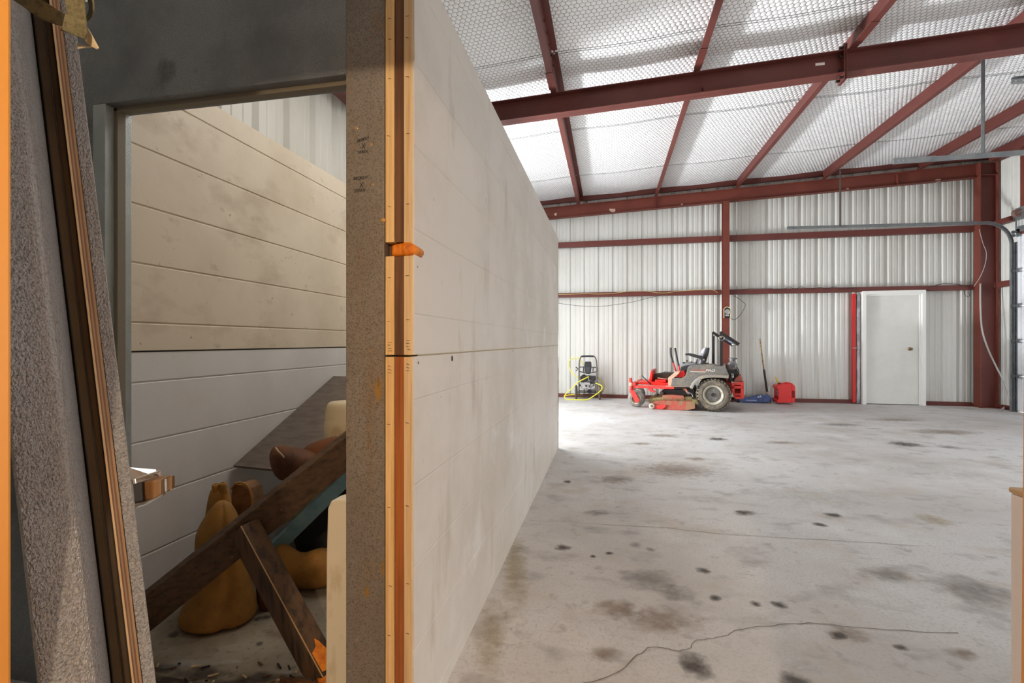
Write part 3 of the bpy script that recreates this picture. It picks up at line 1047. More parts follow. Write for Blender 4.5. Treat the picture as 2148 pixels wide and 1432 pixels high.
c0 = cbx(535, 890)
cs = [cbx(*p) for p in [(450, 1035), (450, 800), (490, 765), (540, 755), (590, 775), (615, 810), (610, 1030)]]
MB().tube([(p.x, 10.30, p.z) for p in cs], .007, 6).build('housing_rim', mat('cream_plastic', (226, 206, 160), .5), tb)
MB().prism([(p.x, 10.345, p.z) for p in cs], (0, -.03, 0)).build('back_box', black_pl, tb)
MB().lathe([(.05, 0), (.05, .02), (.032, .022), (.03, .045), (.001, .045)], (c0.x, 10.315, c0.z + .012), (0, -1, 0), 18).build('dial', steel, tb)
MB().box((c0.x - .04, 10.295, c0.z - .075), (c0.x + .03, 10.315, c0.z - .045)).build('terminal', alu, tb)

# ------------------------------------------------------------------ storage cell: partition, walls, frame
Y0 = 1.332          # front face of the cell
YE = 5.456          # far end of the partition
ZS, ZTOP = 1.178, 2.395


def fx(u, y=Y0):
    d = ray(u, 700)
    return d.x / d.y * y


GR = [.055, .30, .547, .79, 1.045, 1.30, 1.552, 1.80, 2.05, 2.30]


def skin(parent, x, sgn, y0, y1, z0, z1, m, name, th=.010, gw=.006, gd=.0034, dx=0.0):
    """painted metal skin with pressed grooves, facing sgn*X"""
    pr = [(x + dx, z0)]
    for g in GR:
        if z0 + .02 < g < z1 - .02:
            pr += [(x + dx, g - gw), (x + dx - sgn * gd, g - gw * .3), (x + dx - sgn * gd * .8, g + gw * .3), (x + dx + sgn * .0012, g + gw)]
    pr += [(x + dx, z1), (x - sgn * th, z1), (x - sgn * th, z0)]
    return MB().prism([(a, y0, b) for a, b in pr], (0, y1 - y0, 0)).build(name, m, parent)


XP = -.568
wp = struct('wall_partition', (XP, Y0, 0))
skin(wp, XP, 1, Y0 + .004, YE, .0, ZS - .003, panel_b, 'lower_panel', gd=.0013, gw=.005, dx=.0)
skin(wp, XP, 1, Y0 + .004, YE, ZS + .003, ZTOP, panel_b, 'upper_panel', gd=.0013, gw=.005, dx=.002)
skin(wp, -.660, -1, Y0 + .1, YE, .0, ZS - .003, panel_l, 'inner_lower_panel')
skin(wp, -.660, -1, Y0 + .1, YE, ZS + .003, ZTOP, panel_u, 'inner_upper_panel')
MB().box((-.650, Y0 + .06, 0), (XP - .010, YE - .01, ZTOP - .004)).build('insulation_core', foam, wp)
x1, x2, x3, x4 = fx(808), fx(826.5), fx(846.5), fx(865.5)
zn0, zn1 = on_y(840, 536, Y0).z, on_y(840, 506, Y0).z
for (a, b, za, zb, m, nm, yy) in [
        (x1, x2, 0, ZS - .004, pine, 'plywood_strip', 0), (x1, x2, ZS + .002, zn0, pine, 'plywood_strip', 0), (x1, x2, zn1, ZTOP, pine, 'plywood_strip', 0),
        (x2, x3, 0, ZS - .004, stud_o, 'wood_stud', .006), (x2, x3, ZS + .002, zn0, stud_d, 'wood_stud', .006), (x2, x3, zn1, ZTOP, stud_d, 'wood_stud', .006),
        (x3, x4 - .002, 0, ZS - .004, pine_r, 'plywood_strip', .001), (x3, x4 - .002, ZS + .002, zn0, pine_r, 'plywood_strip', .001), (x3, x4 - .002, zn1 - .004, ZTOP, pine_r, 'plywood_strip', .001)]:
    MB().box((a + .0006, Y0 + yy, za), (b - .0006, Y0 + .06, zb)).build(nm, m, wp, bevel=.0012)
MB().box((x1, Y0 + .03, zn0), (x2 + .006, Y0 + .06, zn1)).build('notch_back', stud_d, wp)
# spray foam blob filling the notch and bulging over the panel face
xf0, xf1 = fx(819), XP + .012
rg = []
for j in range(13):
    t = j / 12
    xx = xf0 + (xf1 - xf0) * t
    hh = (zn1 - zn0) * (.42 + .08 * math.sin(t * 3)) * (1 if t < .7 else math.sqrt(max(.02, 1 - ((t - .7) / .31) ** 2)))
    zc_ = (zn0 + zn1) / 2 - .002 + .002 * math.sin(5 * t)
    dy = .010 if t < .5 else -.006
    rg.append([(xx, Y0 + dy + .008 * (1 - math.cos(a)) + random.uniform(-.0008, .0008), zc_ + hh * math.sin(a)) if math.cos(a) > 0 else (xx, Y0 + .055, zc_ + hh * math.sin(a)) for a in [2 * math.pi * k / 12 for k in range(12)]])
MB().rings(rg).build('spray_foam', foam_and_patch, wp, smooth=True)
MB().ball((fx(805), Y0 - .003, on_y(806, 462, Y0).z), (.009, .005, .006), 5).build('foam_blob', mat('tan_foam', (196, 150, 86), .7), wp, smooth=True)
for v in (36, 80, 162, 282, 430, 580, 672, 716, 722, 728, 734, 765, 772, 779, 888, 1062, 1226, 1330):
    for (u, s_) in ((817, 1), (856, -1)):
        p = on_y(u + random.uniform(-2, 2), v + s_ * 2, Y0)
        MB().beam((p.x - .0048, Y0 - .0003, p.z + .001), (p.x + .0048, Y0 - .0003, p.z - .0015 * random.uniform(-1, 2)), .0010, .0011).build('staple', gasket, wp)
MB().prism([(XP - .004, YE, .0), (XP + .004, YE, .0), (XP + .006, YE, .9), (XP - .001, YE, 1.1), (XP + .005, YE, 1.35), (XP + .003, YE, 2.38), (XP - .006, YE, 2.38)], (0, .012, 0)).build('edge_strip', mat('weathered_edge', (132, 112, 92), .8, 0, [(14, (70, 56, 44), .5, .6)]), wp)
# scuffs and nail holes on the partition face
for (u, v, r_) in [(949, 751, .011), (1076, 735, .009), (876, 452, .004), (876, 559, .004), (878, 760, .005), (970, 653, .004), (977, 655, .004), (925, 832, .003), (1081, 785, .005), (1131, 731, .006)]:
    p = on_x(u, v, XP + .0026)
    MB().add([(p.x, p.y + r_ * .6 * math.cos(a), p.z + r_ * math.sin(a)) for a in [2 * math.pi * k / 9 for k in range(9)]], [tuple(range(9))]).build('nail_hole', gasket, wp)

wc = struct('wall_cell', (-1.96, Y0, 0))
XI = -1.96
skin(wc, XI, 1, Y0 + .02, YE - .1, .0, ZS - .004, panel_l, 'lower_panel')
skin(wc, XI, 1, Y0 + .02, YE - .1, ZS + .003, 2.415, panel_u, 'upper_panel', dx=.005)
MB().box((XI - .09, Y0 + .02, 0), (XI - .010, YE - .1, 2.41)).build('insulation_core', foam, wc)
MB().box((XI - .012, Y0 + .02, ZS - .006), (XI - .001, YE - .1, ZS + .004)).build('seam_gap', gasket, wc)
MB().box((XI - .09, YE - .1, 0), (-.66, YE - .01, ZS)).build('end_panel', panel_u, wc)
fc_ = MB().box((XI, Y0 + .09, .0005), (-.67, YE - .1, .004)).build('floor_cell', cellfloor)
fc_['kind'] = 'structure'
for (u, v, du, dv, m) in [(420, 1416, 70, 16, stain_d), (540, 1424, 80, 14, stain_d), (640, 1428, 60, 12, stain_d), (350, 1404, 40, 12, stain_d), (480, 1438, 90, 14, stain_d), (600, 1412, 50, 8, stain_w),
                           (364, 1333, 14, 8, stain_d), (545, 1352, 12, 6, stain_d), (560, 1296, 16, 6, stain_d), (540, 1300, 8, 5, stain_d), (420, 1350, 80, 30, stain_b), (600, 1330, 60, 20, stain_b), (390, 1395, 60, 12, stain_w), (480, 1392, 40, 8, stain_w)]:
    stain(u, v, du, dv, m, par=fc_, zb=.004)
rd_ = random.Random(5)
for i_ in range(26):
    p_ = on_floor(rd_.uniform(325, 690), rd_.uniform(1395, 1436))
    MB().beam((p_.x, p_.y, .012), (p_.x + rd_.uniform(-.03, .03), p_.y + rd_.uniform(-.02, .02), .010), .006, .004).build('debris', (stud_d, pine_r, gasket)[i_ % 3], fc_)
tag(MB().beam(on_floor(590, 1424, .012), on_floor(668, 1436, .012), .016, .012).build('wood_scrap', stud_d), 'thin dark scrap of wood lying on the cell threshold', 'scrap')

# galvanised door frame
XJ = -1.691
XQ0, XQ1 = fx(726), fx(807)
df = struct('door_3', (XJ, Y0, 0))
MB().box((XJ - .052, Y0, 0), (XJ, Y0 + .032, 2.035)).build('jamb_face', galv_jamb, df, bevel=.002)
MB().box((XJ - .052, Y0 + .032, 0), (XJ + .013, Y0 + .062, 2.035)).build('door_stop', tan_stop, df, bevel=.002)
MB().box((XJ - .052, Y0 + .062, 0), (XJ, Y0 + .094, 2.035)).build('jamb_face', galv_jamb, df, bevel=.002)
MB().box((XJ - .052, Y0, 2.035), (XQ0, Y0 + .032, 2.40)).build('header_face', galv_head, df, bevel=.002)
MB().box((XJ - .03, Y0 + .032, 2.022), (XQ0, Y0 + .062, 2.40)).build('header_stop', tan_stop, df, bevel=.002)
MB().box((XJ - .052, Y0 + .062, 2.035), (XQ0, Y0 + .094, 2.40)).build('header_back', galv_head, df, bevel=.002)
MB().box((XL, Y0 + .006, 0), (XJ - .054, Y0 + .09, 2.40)).build('side_panel', galv_head, df, bevel=.002)
MB().box((XJ - .0, Y0 + .085, .0), (XQ0, Y0 + .115, .012)).build('threshold', mat('wet_threshold', (104, 90, 70), .35, 0, [(9, (46, 36, 26), .45, .55, (1, 3, 1)), (14, (170, 164, 150), .62, .68, (1, 3, 1))]), df)
po = struct('door_4', (XQ0, Y0, 0))
po.name = 'trim_4'
MB().box((XQ0, Y0 - .002, 0), (XQ1 - .001, Y0 + .094, 2.42)).build('post_face', galv_post, po, bevel=.003)
MB().box((XQ1 - .002, Y0 - .004, 0), (XQ1 + .0006, Y0 + .02, 2.42)).build('post_lip', galv_post, po)

# hand lettering, strokes on a 4 x 6 grid
GL = {'B': [[(0, 0), (0, 6), (3, 5.4), (3, 3.6), (0, 3)], [(0, 3), (3.6, 2.4), (3.4, .4), (0, 0)]],
      'R': [[(0, 0), (0, 6), (3, 5.2), (2.8, 3.6), (0, 3), (3.6, 0)]],
      'O': [[(1.6, 0), (0, 2.6), (1, 5.6), (3, 5.8), (3.6, 3), (2.6, .3), (1.6, 0)]],
      'K': [[(0, 0), (0, 6)], [(3.4, 6), (0, 2.8), (3.6, 0)]],
      'E': [[(3.2, 5.8), (0, 6), (0, 0), (3.3, .2)], [(0, 3), (2.6, 3.1)]],
      'N': [[(0, 0), (.2, 6), (3.2, .3), (3.6, 6)]],
      'S': [[(3.4, 5.2), (1.8, 6), (.3, 5), (1, 3.4), (3, 2.6), (3.2, 1), (1.5, 0), (0, .8)]],
      'C': [[(3.4, 5.2), (1.6, 6), (0, 3), (1.2, .2), (3.4, .8)]],
      'W': [[(0, 6), (.9, 0), (2, 4), (3, 0), (4, 6)]],
      'X': [[(0, 6), (4, 0)], [(4, 6), (0, 0)]]}


def lettering(txt, u, v, hgt, ang, name='marker_writing', wd=.0017, sc=1.0):
    p = on_y(u, v, Y0 - .0026)
    k = hgt / 6
    m = MB()
    W = len(txt) * 5.0 * k * sc - k
    ca, sa = math.cos(ang), math.sin(ang)
    for i, ch in enumerate(txt):
        for st in GL[ch]:
            pts = []
            for (a, b) in st:
                px = (i * 5.0 * sc + a * sc + random.uniform(-.25, .25)) * k - W / 2
                pz = (b - 3 + random.uniform(-.25, .25)) * k
                pts.append((p.x + px * ca - pz * sa, Y0 - .0024, p.z + px * sa + pz * ca))
            m.strap(pts, (0, .0006, 0), wd) if False else m.tube(pts, wd / 2, 5)
    return m.build(name, ink, po)


lettering('BROKEN', 762, 291.5, .0085, .22, sc=.95)
lettering('X', 762, 305.5, .015, 0)
lettering('SCREW', 761, 317.5, .0075, .04)
lettering('BROKEN', 756, 372.5, .009, .03)
lettering('X', 758.3, 387, .016, 0)
lettering('SCREW', 754.5, 398.5, .009, .02)
for (u, v) in [(778, 302), (782, 386), (748, 268)]:
    p = on_y(u, v, Y0 - .002)
    MB().lathe([(.001, -.001), (.0022, .0006), (.0042, .0006), (.0050, 0)], (p.x, Y0 - .002, p.z), (0, -1, 0), 12).build('screw_dimple', mat('bronze_screw', (190, 150, 104), .35, .7), po, smooth=True)
for (u, v, a, b) in [(794, 815, .012, .045), (803, 1190, .006, .03), (770, 1240, .008, .02)]:
    p = on_y(u, v, Y0 - .0024)
    MB().add([(p.x + a * (.7 + .4 * random.random()) * math.cos(t), Y0 - .0024, p.z + b * (.6 + .5 * random.random()) * math.sin(t)) for t in [2 * math.pi * k / 11 for k in range(11)]], [tuple(range(11))]).build('rust_mark', mat('rust_mark', (148, 112, 56), .7, 0, [(60, (120, 96, 60), .5, .6)]), po)

# ------------------------------------------------------------------ old door leaning on the left
ld = thing('leaning_door', 'old galvanised door leaning at the left with exposed plywood edge', 'door', (-.95, .75, 0))
EV = Vector((-.15, 0, 1))


def q(u, dist):
    p = at_d(u, 715.5, dist)
    return Vector((p.x, p.y, H))


def slab(pts, name, m, z0=.02, z1=2.32, bevel=.002):
    a = [p + EV * (z0 - H) for p in pts]
    return MB().prism(a, EV * (z1 - z0)).build(name, m, ld, bevel=bevel)


def back(p, t=.07):
    return p + (p - Vector((0, 0, H))).normalized() * t


def off(p, dx, dy):
    return Vector((p.x + dx, p.y + dy, p.z))


g0, g1, g2, g3 = q(-4, .615), q(108, .66), q(128, .685), q(147, .735)
slab([g0, g1, g2, g3, off(g3, -.10, .05), g0 + (g0 - Vector((0, 0, H))).normalized() * .14], 'front_skin', galv_door, bevel=.010)
s0, s1 = q(147, .742), q(151, .742)
slab([s0, s1, back(s1), back(s0)], 'gasket_seam', gasket, bevel=0)
c0_, c1 = q(151, .735), q(173, .742)
slab([c0_, c1, back(c1), back(c0_)], 'grey_channel', dark_grey)
c2, c3 = q(173.5, .742), q(190, .748)
slab([c2, c3, back(c3), back(c2)], 'brown_channel', dark_metal)
us = [190.5, 195, 198.5, 202, 206, 211]
for i_ in range(5):
    a, b = q(us[i_], .735 + .003 * i_), q(us[i_ + 1], .735 + .003 * (i_ + 1))
    slab([a, b, back(b), back(a)], 'ply_layer', (ply_a, ply_b, ply_c, ply_b, ply_c)[i_], bevel=0)
h0, h1 = q(211.5, .752), q(240, .765)
slab([h0, h1, back(h1), back(h0)], 'back_skin', galv_door, bevel=.003)
# latch on the far face
zl = .975
lb = at_d(276, 1020, .80)
lt = MB()
lx, ly, lz = lb.x - .012, lb.y, lb.z
lt2 = thing('latch', 'worn metal latch with bronze bolt on the leaning door edge', 'latch', (lx, ly, lz)) if False else None
LP = lambda u, v, d=.80: at_d(u, v, d)
MB().prism([LP(272, 979, .79), LP(327, 983, .86), LP(333, 1000, .85), LP(277, 1012, .78)], (0, 0, -.003)).build('latch_case', chrome, ld, bevel=.001)
MB().prism([LP(277, 1004, .78), LP(330, 986, .85), LP(335, 1001, .85), LP(324, 999, .845), LP(279, 1015, .78)], (.002, .004, 0)).build('latch_case', chrome, ld, bevel=.001)
MB().prism([LP(279, 1014, .79), LP(293, 1012, .80), LP(296, 1052, .80), LP(283, 1056, .79)], (.004, .008, 0)).build('latch_body', dark_grey, ld)
rg = []
for (u, va, vb, d) in [(293, 1012, 1051, .808), (304, 1010, 1049, .800), (320, 1008, 1046, .800), (338, 1006, 1038, .81), (345, 1005, 1033, .83)]:
    a, b = LP(u, va, d), LP(u, vb, d)
    rg.append([a, b, b + Vector((-.01, .03, 0)), a + Vector((-.01, .03, 0))])
MB().rings(rg).build('latch_bolt', bronze, ld, bevel=.002)
MB().prism([LP(283, 1057, .785), LP(300, 1052, .79), LP(340, 1034, .83), LP(343, 1036, .83), LP(300, 1060, .80), LP(284, 1065, .785)], (.002, .004, 0)).build('latch_case', chrome, ld)
MB().prism([LP(341, 1005, .828), LP(345, 1004, .828), LP(346, 1034, .828), LP(342, 1035, .828)], (0, .004, 0)).build('latch_tip', chrome, ld)

# webbing strap knotted round the door
sp = thing('strap', 'olive webbing strap knotted around the top of the leaning door', 'strap', tuple(at_d(140, 40, .70)))
D_ = .665


def S(u, v, d=D_):
    return at_d(u, v, d)


def band(top, bot, th, name, m, n=6):
    """band between two smoothed edge curves"""
    T, B = smooth_path(top, n), smooth_path(bot, n)
    rg = []
    for i_ in range(len(T)):
        t = (T[min(i_ + 1, len(T) - 1)] - T[max(i_ - 1, 0)]).normalized()
        nn = t.cross(T[i_] - B[i_])
        nn = nn.normalized() * th if nn.length > 1e-7 else Vector((0, th, 0))
        rg.append([T[i_], B[i_], B[i_] + nn, T[i_] + nn])
    return MB().rings(rg).build(name, m, sp, bevel=.0008)


band([S(16, -40, .63), S(60, -14, .635), (S(95, 4, .64)), S(120, 20, .645), S(143, 34, .65)], [S(18, -6, .63), S(48, 13, .635), S(80, 36, .64), S(112, 50, .645), S(134, 56, .65)], .0025, 'wrap_band', webbing)
band([S(132, -60, .64), S(134, -10, .637), S(138, 25, .635), S(133, 52, .637), S(126, 64, .648)], [S(176, -60, .64), S(176, -10, .637), S(178, 30, .635), S(181, 55, .64), S(176, 78, .655)], .0025, 'hanging_band', webbing)
band([S(136, 28, .634), S(132, 44, .632), S(128, 62, .634)], [S(178, 42, .634), S(181, 62, .634), S(177, 82, .636)], .003, 'knot_fold', webbing)
band([S(185, -30, .66), S(196, -5, .655), S(199, 15, .655), S(195, 34, .66), S(184, 46, .665)], [S(180, -30, .67), S(186, -2, .672), S(190, 14, .672), S(187, 30, .672), S(180, 40, .672)], .002, 'loop', webbing)
band([S(179, 52, .64), S(190, 66, .645), S(209, 101, .65)], [S(176, 82, .645), S(186, 92, .65), S(206, 104, .652)], .002, 'frayed_end', webbing_t)
band([S(165, 90, .66), S(180, 97, .655), S(196, 97, .65)], [S(166, 104, .66), S(180, 101, .655), S(196, 99, .65)], .002, 'frayed_end', webbing_t)

# white cabinet end at the right edge
cb_ = thing('white_cabinet', 'white counter-height cabinet end with a tan top edge at the right edge', 'cabinet', (.62, .58, 0))
MB().box((.4925, .46, .0), (.80, .712, 1.031)).build('side_panel', white_p, cb_, bevel=.003)
MB().box((.4915, .455, 1.031), (.803, .7135, 1.038)).build('top', tan_wood, cb_, bevel=.002)

# ------------------------------------------------------------------ things stored in the cell
pl1 = MB().beam((-1.85, 1.47, .085), (-.70, 1.975, 1.085), .042, .135, (.0, -.45, 1)).build('plank', wood_br, bevel=.004)
tag(pl1, 'long weathered brown plank leaning across the cell up to the partition', 'plank')
pl2 = thing('plank', 'short dark-stained plank leaning on the long plank, orange patch on its lower end', 'plank', (-1.03, 1.56, 0))
E1, E0 = at_d(504, 1103, 1.84), at_d(664, 1398, 1.70)
WD = at_d(557, 1111, 1.88) - E1
TH = at_d(541, 1252, 1.855) - at_d(577, 1250, 1.80)
AX = (E0 - E1).normalized()
WD = WD - AX * WD.dot(AX)
TH = TH - AX * TH.dot(AX)
E0 = E1 + AX * ((E1.z - .034) / -AX.z)
MB().prism([E1, E1 + WD, E1 + WD + TH, E1 + TH], E0 - E1).build('board', wood_dk, pl2, bevel=.003)
nm = WD.cross(AX).normalized()
if nm.dot(E1 - Vector((0, 0, H))) > 0:
    nm = -nm
MB().prism([E1 + nm * .0005, E1 + WD * .06 + nm * .0005, E1 + WD * .06 + nm * .0015, E1 + nm * .0015], E0 - E1).build('bare_edge', mat('bare_wood_edge', (176, 142, 100), .7), pl2)
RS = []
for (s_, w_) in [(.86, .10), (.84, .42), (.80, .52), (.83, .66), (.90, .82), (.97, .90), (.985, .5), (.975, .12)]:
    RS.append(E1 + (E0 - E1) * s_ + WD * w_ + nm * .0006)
MB().prism(RS, nm * .002).build('orange_patch', foam_and_patch, pl2)  # orange patch on the lower end, same orange as in the notch
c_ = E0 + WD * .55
MB().ball((c_.x, c_.y - .02, .018), (.045, .022, .018), 7).build('orange_lump', foam_and_patch, pl2, smooth=True)
a, b = Vector((-1.80, 2.165, .045)), Vector((-.705, 2.235, 1.105))
bl = MB().beam(a, b, .04, .068, (0, -.4, 1)).build('lumber', blue_w, bevel=.003)
tag(bl, 'blue painted board leaning behind the long brown plank', 'board')
wfb = MB().prism([(-.925, 1.44, .004), (-.69, 1.44, .004), (-.69, 1.44, .700), (-.885, 1.44, .697), (-.905, 1.44, .690), (-.917, 1.44, .665), (-.922, 1.44, .5)], (0, .06, 0)).build('foam_board', white_foam, bevel=.006)
tag(wfb, 'cream foam board standing upright just inside the galvanised door post', 'board')
sh = MB().prism([(-1.945, 2.19, .566), (-1.945, 3.13, .972), (-1.33, 3.11, .966), (-1.33, 2.145, .558)], (0, .004, -.012)).build('sheet_board', sheet_g, bevel=.001)
tag(sh, 'grey-brown sheet sloping against the cell wall behind the foam forms', 'board')


def blob_loft(rows, n=20, crease=None):
    """rows: (cx, cy, z, rx, ry); crease: (depth, width) groove facing the camera"""
    rg = []
    for (cx_, cy_, z, rx, ry) in rows:
        ring = []
        for k in range(n):
            a = 2 * math.pi * k / n
            rr = 1.0
            if crease:
                da = (a - math.radians(-45) + math.pi) % (2 * math.pi) - math.pi
                rr -= crease[0] * math.exp(-(da / crease[1]) ** 2)
            ring.append((cx_ + rx * rr * math.cos(a), cy_ + ry * rr * math.sin(a), z))
        rg.append(ring)
    return MB().rings(rg)


def rowpx(v, ul, ur, dist, ry=.8):
    a, b = at_d(ul, v, dist), at_d(ur, v, dist)
    r = (b - a).length / 2
    c = (a + b) / 2
    return (c.x, c.y, c.z, r, r * ry)


DM = 2.10
dm = thing('animal_form', 'mustard foam animal form standing upright against the cell wall', 'foam form', tuple(on_floor(460, 1280)))
rows = [rowpx(1302, 388, 528, DM, .8), rowpx(1292, 380, 536, DM, .85), rowpx(1275, 382, 536, DM, .82), rowpx(1240, 396, 532, DM, .7), rowpx(1200, 408, 526, DM, .66), rowpx(1165, 410, 518, DM, .68),
        rowpx(1130, 410, 512, DM, .75), rowpx(1105, 416, 504, DM, .8), rowpx(1080, 432, 496, DM, .85), rowpx(1064, 444, 488, DM, .9), rowpx(1053, 453, 479, DM, .9), rowpx(1049, 460, 471, DM, .9)]
zmin = .012
rows = [(a, b, max(z, zmin - .0 + .002 * i), rx, ry) for i, (a, b, z, rx, ry) in enumerate(rows)]
blob_loft(rows, 40, (.17, .13)).build('body', yfoam, dm, smooth=True, sub=1)
DN = 2.19
rows = [rowpx(1180, 424, 500, DN), rowpx(1120, 426, 492, DN), rowpx(1080, 432, 488, DN), rowpx(1050, 436, 484, DN), rowpx(1030, 441, 480, DN), rowpx(1022, 444, 478, DN)]
blob_loft(rows, 30, (.2, .16)).build('neck', yfoam, dm, smooth=True, sub=1)
for (u, v) in ((452.5, 1019), (467, 1016)):
    p = at_d(u, v, DN - .02)
    MB().lathe([(.006, -.004), (.007, .008), (.010, .011), (.0145, .008), (.016, -.004), (.017, -.03)], p, (0, -.2, 1), 14).build('nostril_tube', yfoam, dm, smooth=True)
DK = 2.28
disc = thing('animal_form', 'foam form showing its round brown backboard, behind the upright mustard form', 'foam form', tuple(at_d(507, 1055, DK)))
pts = [at_d(u, v, DK) for u, v in [(484, 1035), (487, 1022), (497, 1015), (510, 1016), (520, 1026), (525, 1045), (525, 1075), (520, 1110), (500, 1120), (486, 1100)]]
MB().prism(pts, (-.02, .12, -.01)).build('backboard', disc_m, disc, bevel=.006)
pts2 = [at_d(u, v, DK - .003) for u, v in [(486, 1024), (496, 1013), (511, 1013), (522, 1024), (528, 1046), (528, 1076)]]
MB().tube(smooth_path(pts2, 5), .006, 8).build('foam_rim', yfoam, disc, smooth=True)
# lying yellow form behind the short plank
yl = thing('animal_form', 'mustard foam form lying on the cell floor beside the foam board', 'foam form', tuple(on_floor(640, 1225)))
DL = 2.36
P = [(575, 1170, 34), (600, 1182, 40), (625, 1204, 34), (648, 1202, 38), (670, 1192, 42), (690, 1190, 38), (712, 1196, 26), (722, 1200, 8)]
rg = []
for (u, v, r) in P:
    c = at_d(u, v, DL)
    rr = r * DL / F
    c.z = max(c.z, rr * 1.0 + .008)
    rg.append([c + RT * (rr * .0) + Vector((0, 0, rr * math.cos(a))) + FW * (rr * .9 * math.sin(a)) for a in [2 * math.pi * k / 16 for k in range(16)]])
MB().rings(rg).build('body', yfoam, yl, smooth=True, sub=1)
# small brown form under the short plank
sb = thing('animal_form', 'small brown foam piece on the floor behind the short plank', 'foam form', tuple(on_floor(553, 1280)))
rows = [rowpx(1279, 545, 566, 2.17, .6), rowpx(1262, 539, 572, 2.17, .6), rowpx(1230, 536, 574, 2.17, .6), rowpx(1195, 537, 570, 2.17, .6), rowpx(1185, 545, 562, 2.17, .6)]
blob_loft(rows, 14).build('body', bfoam, sb, smooth=True)
# added black mass for the shaded hollow under the upper forms
shade_mb = MB()
rg = []
for j in range(9):
    t = j / 8
    z = .006 + .52 * t
    r = (.36 - .20 * t ** 2)
    ring = []
    for k_ in range(22):
        a = 2 * math.pi * k_ / 22
        rr = r * (1 + .10 * math.sin(3 * a + 4 * t) + .06 * math.sin(7 * a - 6 * t))
        ring.append((-1.55 + rr * .95 * math.cos(a), 2.68 + rr * .80 * math.sin(a), z + .02 * math.sin(5 * a)* (1 if 0 < j else 0)))
    rg.append(ring)
bg_ = MB().rings(rg).build('shade_mass', shade_m, smooth=True)
tag(bg_, 'added black mass for the shaded hollow behind the blue board', 'shade mass')
bb = thing('animal_form', 'dark brown foam form with a white rim, beneath the sloping sheet corner', 'foam form', tuple(at_d(610, 985, 2.34)))
rows = [rowpx(1006, 590, 640, 2.30, .8), rowpx(995, 577, 660, 2.30, .8), rowpx(975, 566, 676, 2.30, .7), rowpx(955, 563, 672, 2.30, .7), rowpx(942, 567, 640, 2.30, .7), rowpx(936, 574, 606, 2.30, .7), rowpx(934, 580, 600, 2.30, .6)]
blob_loft(rows, 20).build('body', bfoam, bb, smooth=True, sub=1)
MB().tube(smooth_path([at_d(578, 938, 2.235), at_d(584, 946, 2.225), at_d(592, 954, 2.225), at_d(598, 962, 2.23)], 5), .004, 6).build('white_rim', cfoam, bb, smooth=True)
rg = []
for (u, v, r) in [(628, 966, 20), (650, 955, 26), (680, 945, 26), (705, 936, 22), (722, 930, 12)]:
    c = at_d(u, v, 2.40)
    rr = r * 2.4 / F
    rg.append([c + Vector((0, 0, rr * math.cos(a))) + FW * (rr * math.sin(a)) for a in [2 * math.pi * k / 12 for k in range(12)]])
MB().rings(rg).build('leg', bfoam, bb, smooth=True)
cf = thing('animal_form', 'cream lumpy foam form standing on the sloping sheet', 'foam form', tuple(at_d(722, 930, 2.6)))
rows = [rowpx(940, 690, 760, 2.58, .8), rowpx(930, 684, 768, 2.58, .8), rowpx(905, 679, 776, 2.58, .8), rowpx(885, 679, 778, 2.58, .8), rowpx(879, 682, 774, 2.58, .8), rowpx(870, 681, 772, 2.58, .8), rowpx(852, 684, 768, 2.58, .8), rowpx(843, 688, 764, 2.58, .8), rowpx(840, 696, 756, 2.58, .8)]
blob_loft(rows, 20).build('body', cfoam, cf, smooth=True, sub=1)
pf = thing('animal_form', 'pale foam form glimpsed between the long plank and blue board', 'foam form', tuple(on_floor(630, 1180)))
rg = []
for (u, v, r) in [(575, 1085, 12), (590, 1080, 22), (625, 1055, 26), (660, 1030, 24), (690, 1010, 16), (700, 1000, 6)]:
    c = at_d(u, v, 2.5)
    rr = r * 2.5 / F
    rg.append([c + Vector((0, 0, rr * math.cos(a))) + FW * (rr * math.sin(a)) for a in [2 * math.pi * k / 12 for k in range(12)]])
MB().rings(rg).build('body', pale_foam, pf, smooth=True)

# ------------------------------------------------------------------ riding mower
MO = Vector((1.84, 8.794, 0))
MA = math.atan2(-.2141, .9767)
mw = thing('riding_mower', 'red zero-turn riding mower with muddy grey fenders and grassy deck', 'mower', MO, MA)
MX, MY = Vector((math.cos(MA), math.sin(MA), 0)), Vector((-math.sin(MA), math.cos(MA), 0))


def mp(x, y, ly=0.0):
    """position in the mower's own frame of a measured detail lying ly behind its near side"""
    u, v = 1300 + x / 7.16, 680 + y / 7.16
    d = ray(u, v)
    c = Vector((0, 0, H)) - MO
    t = (ly - c.dot(MY)) / d.dot(MY)
    p = c + d * t
    return Vector((p.dot(MX), ly, p.z))


def mpoly(name, pts, y0, y1, m, bevel=.004, par=None, **kw):
    P = [mp(x, y, y0) for x, y in pts]
    return MB().prism(P, (0, y1 - y0, 0)).build(name, m, par or mw, bevel=bevel, world=False, **kw)


def mtube(name, pts, r, m, n=8, sm=True, par=None):
    P = [mp(*p) for p in pts]
    return MB().tube(smooth_path(P, 4) if sm and len(P) > 2 else P, r, n).build(name, m, par or mw, smooth=True, world=False)


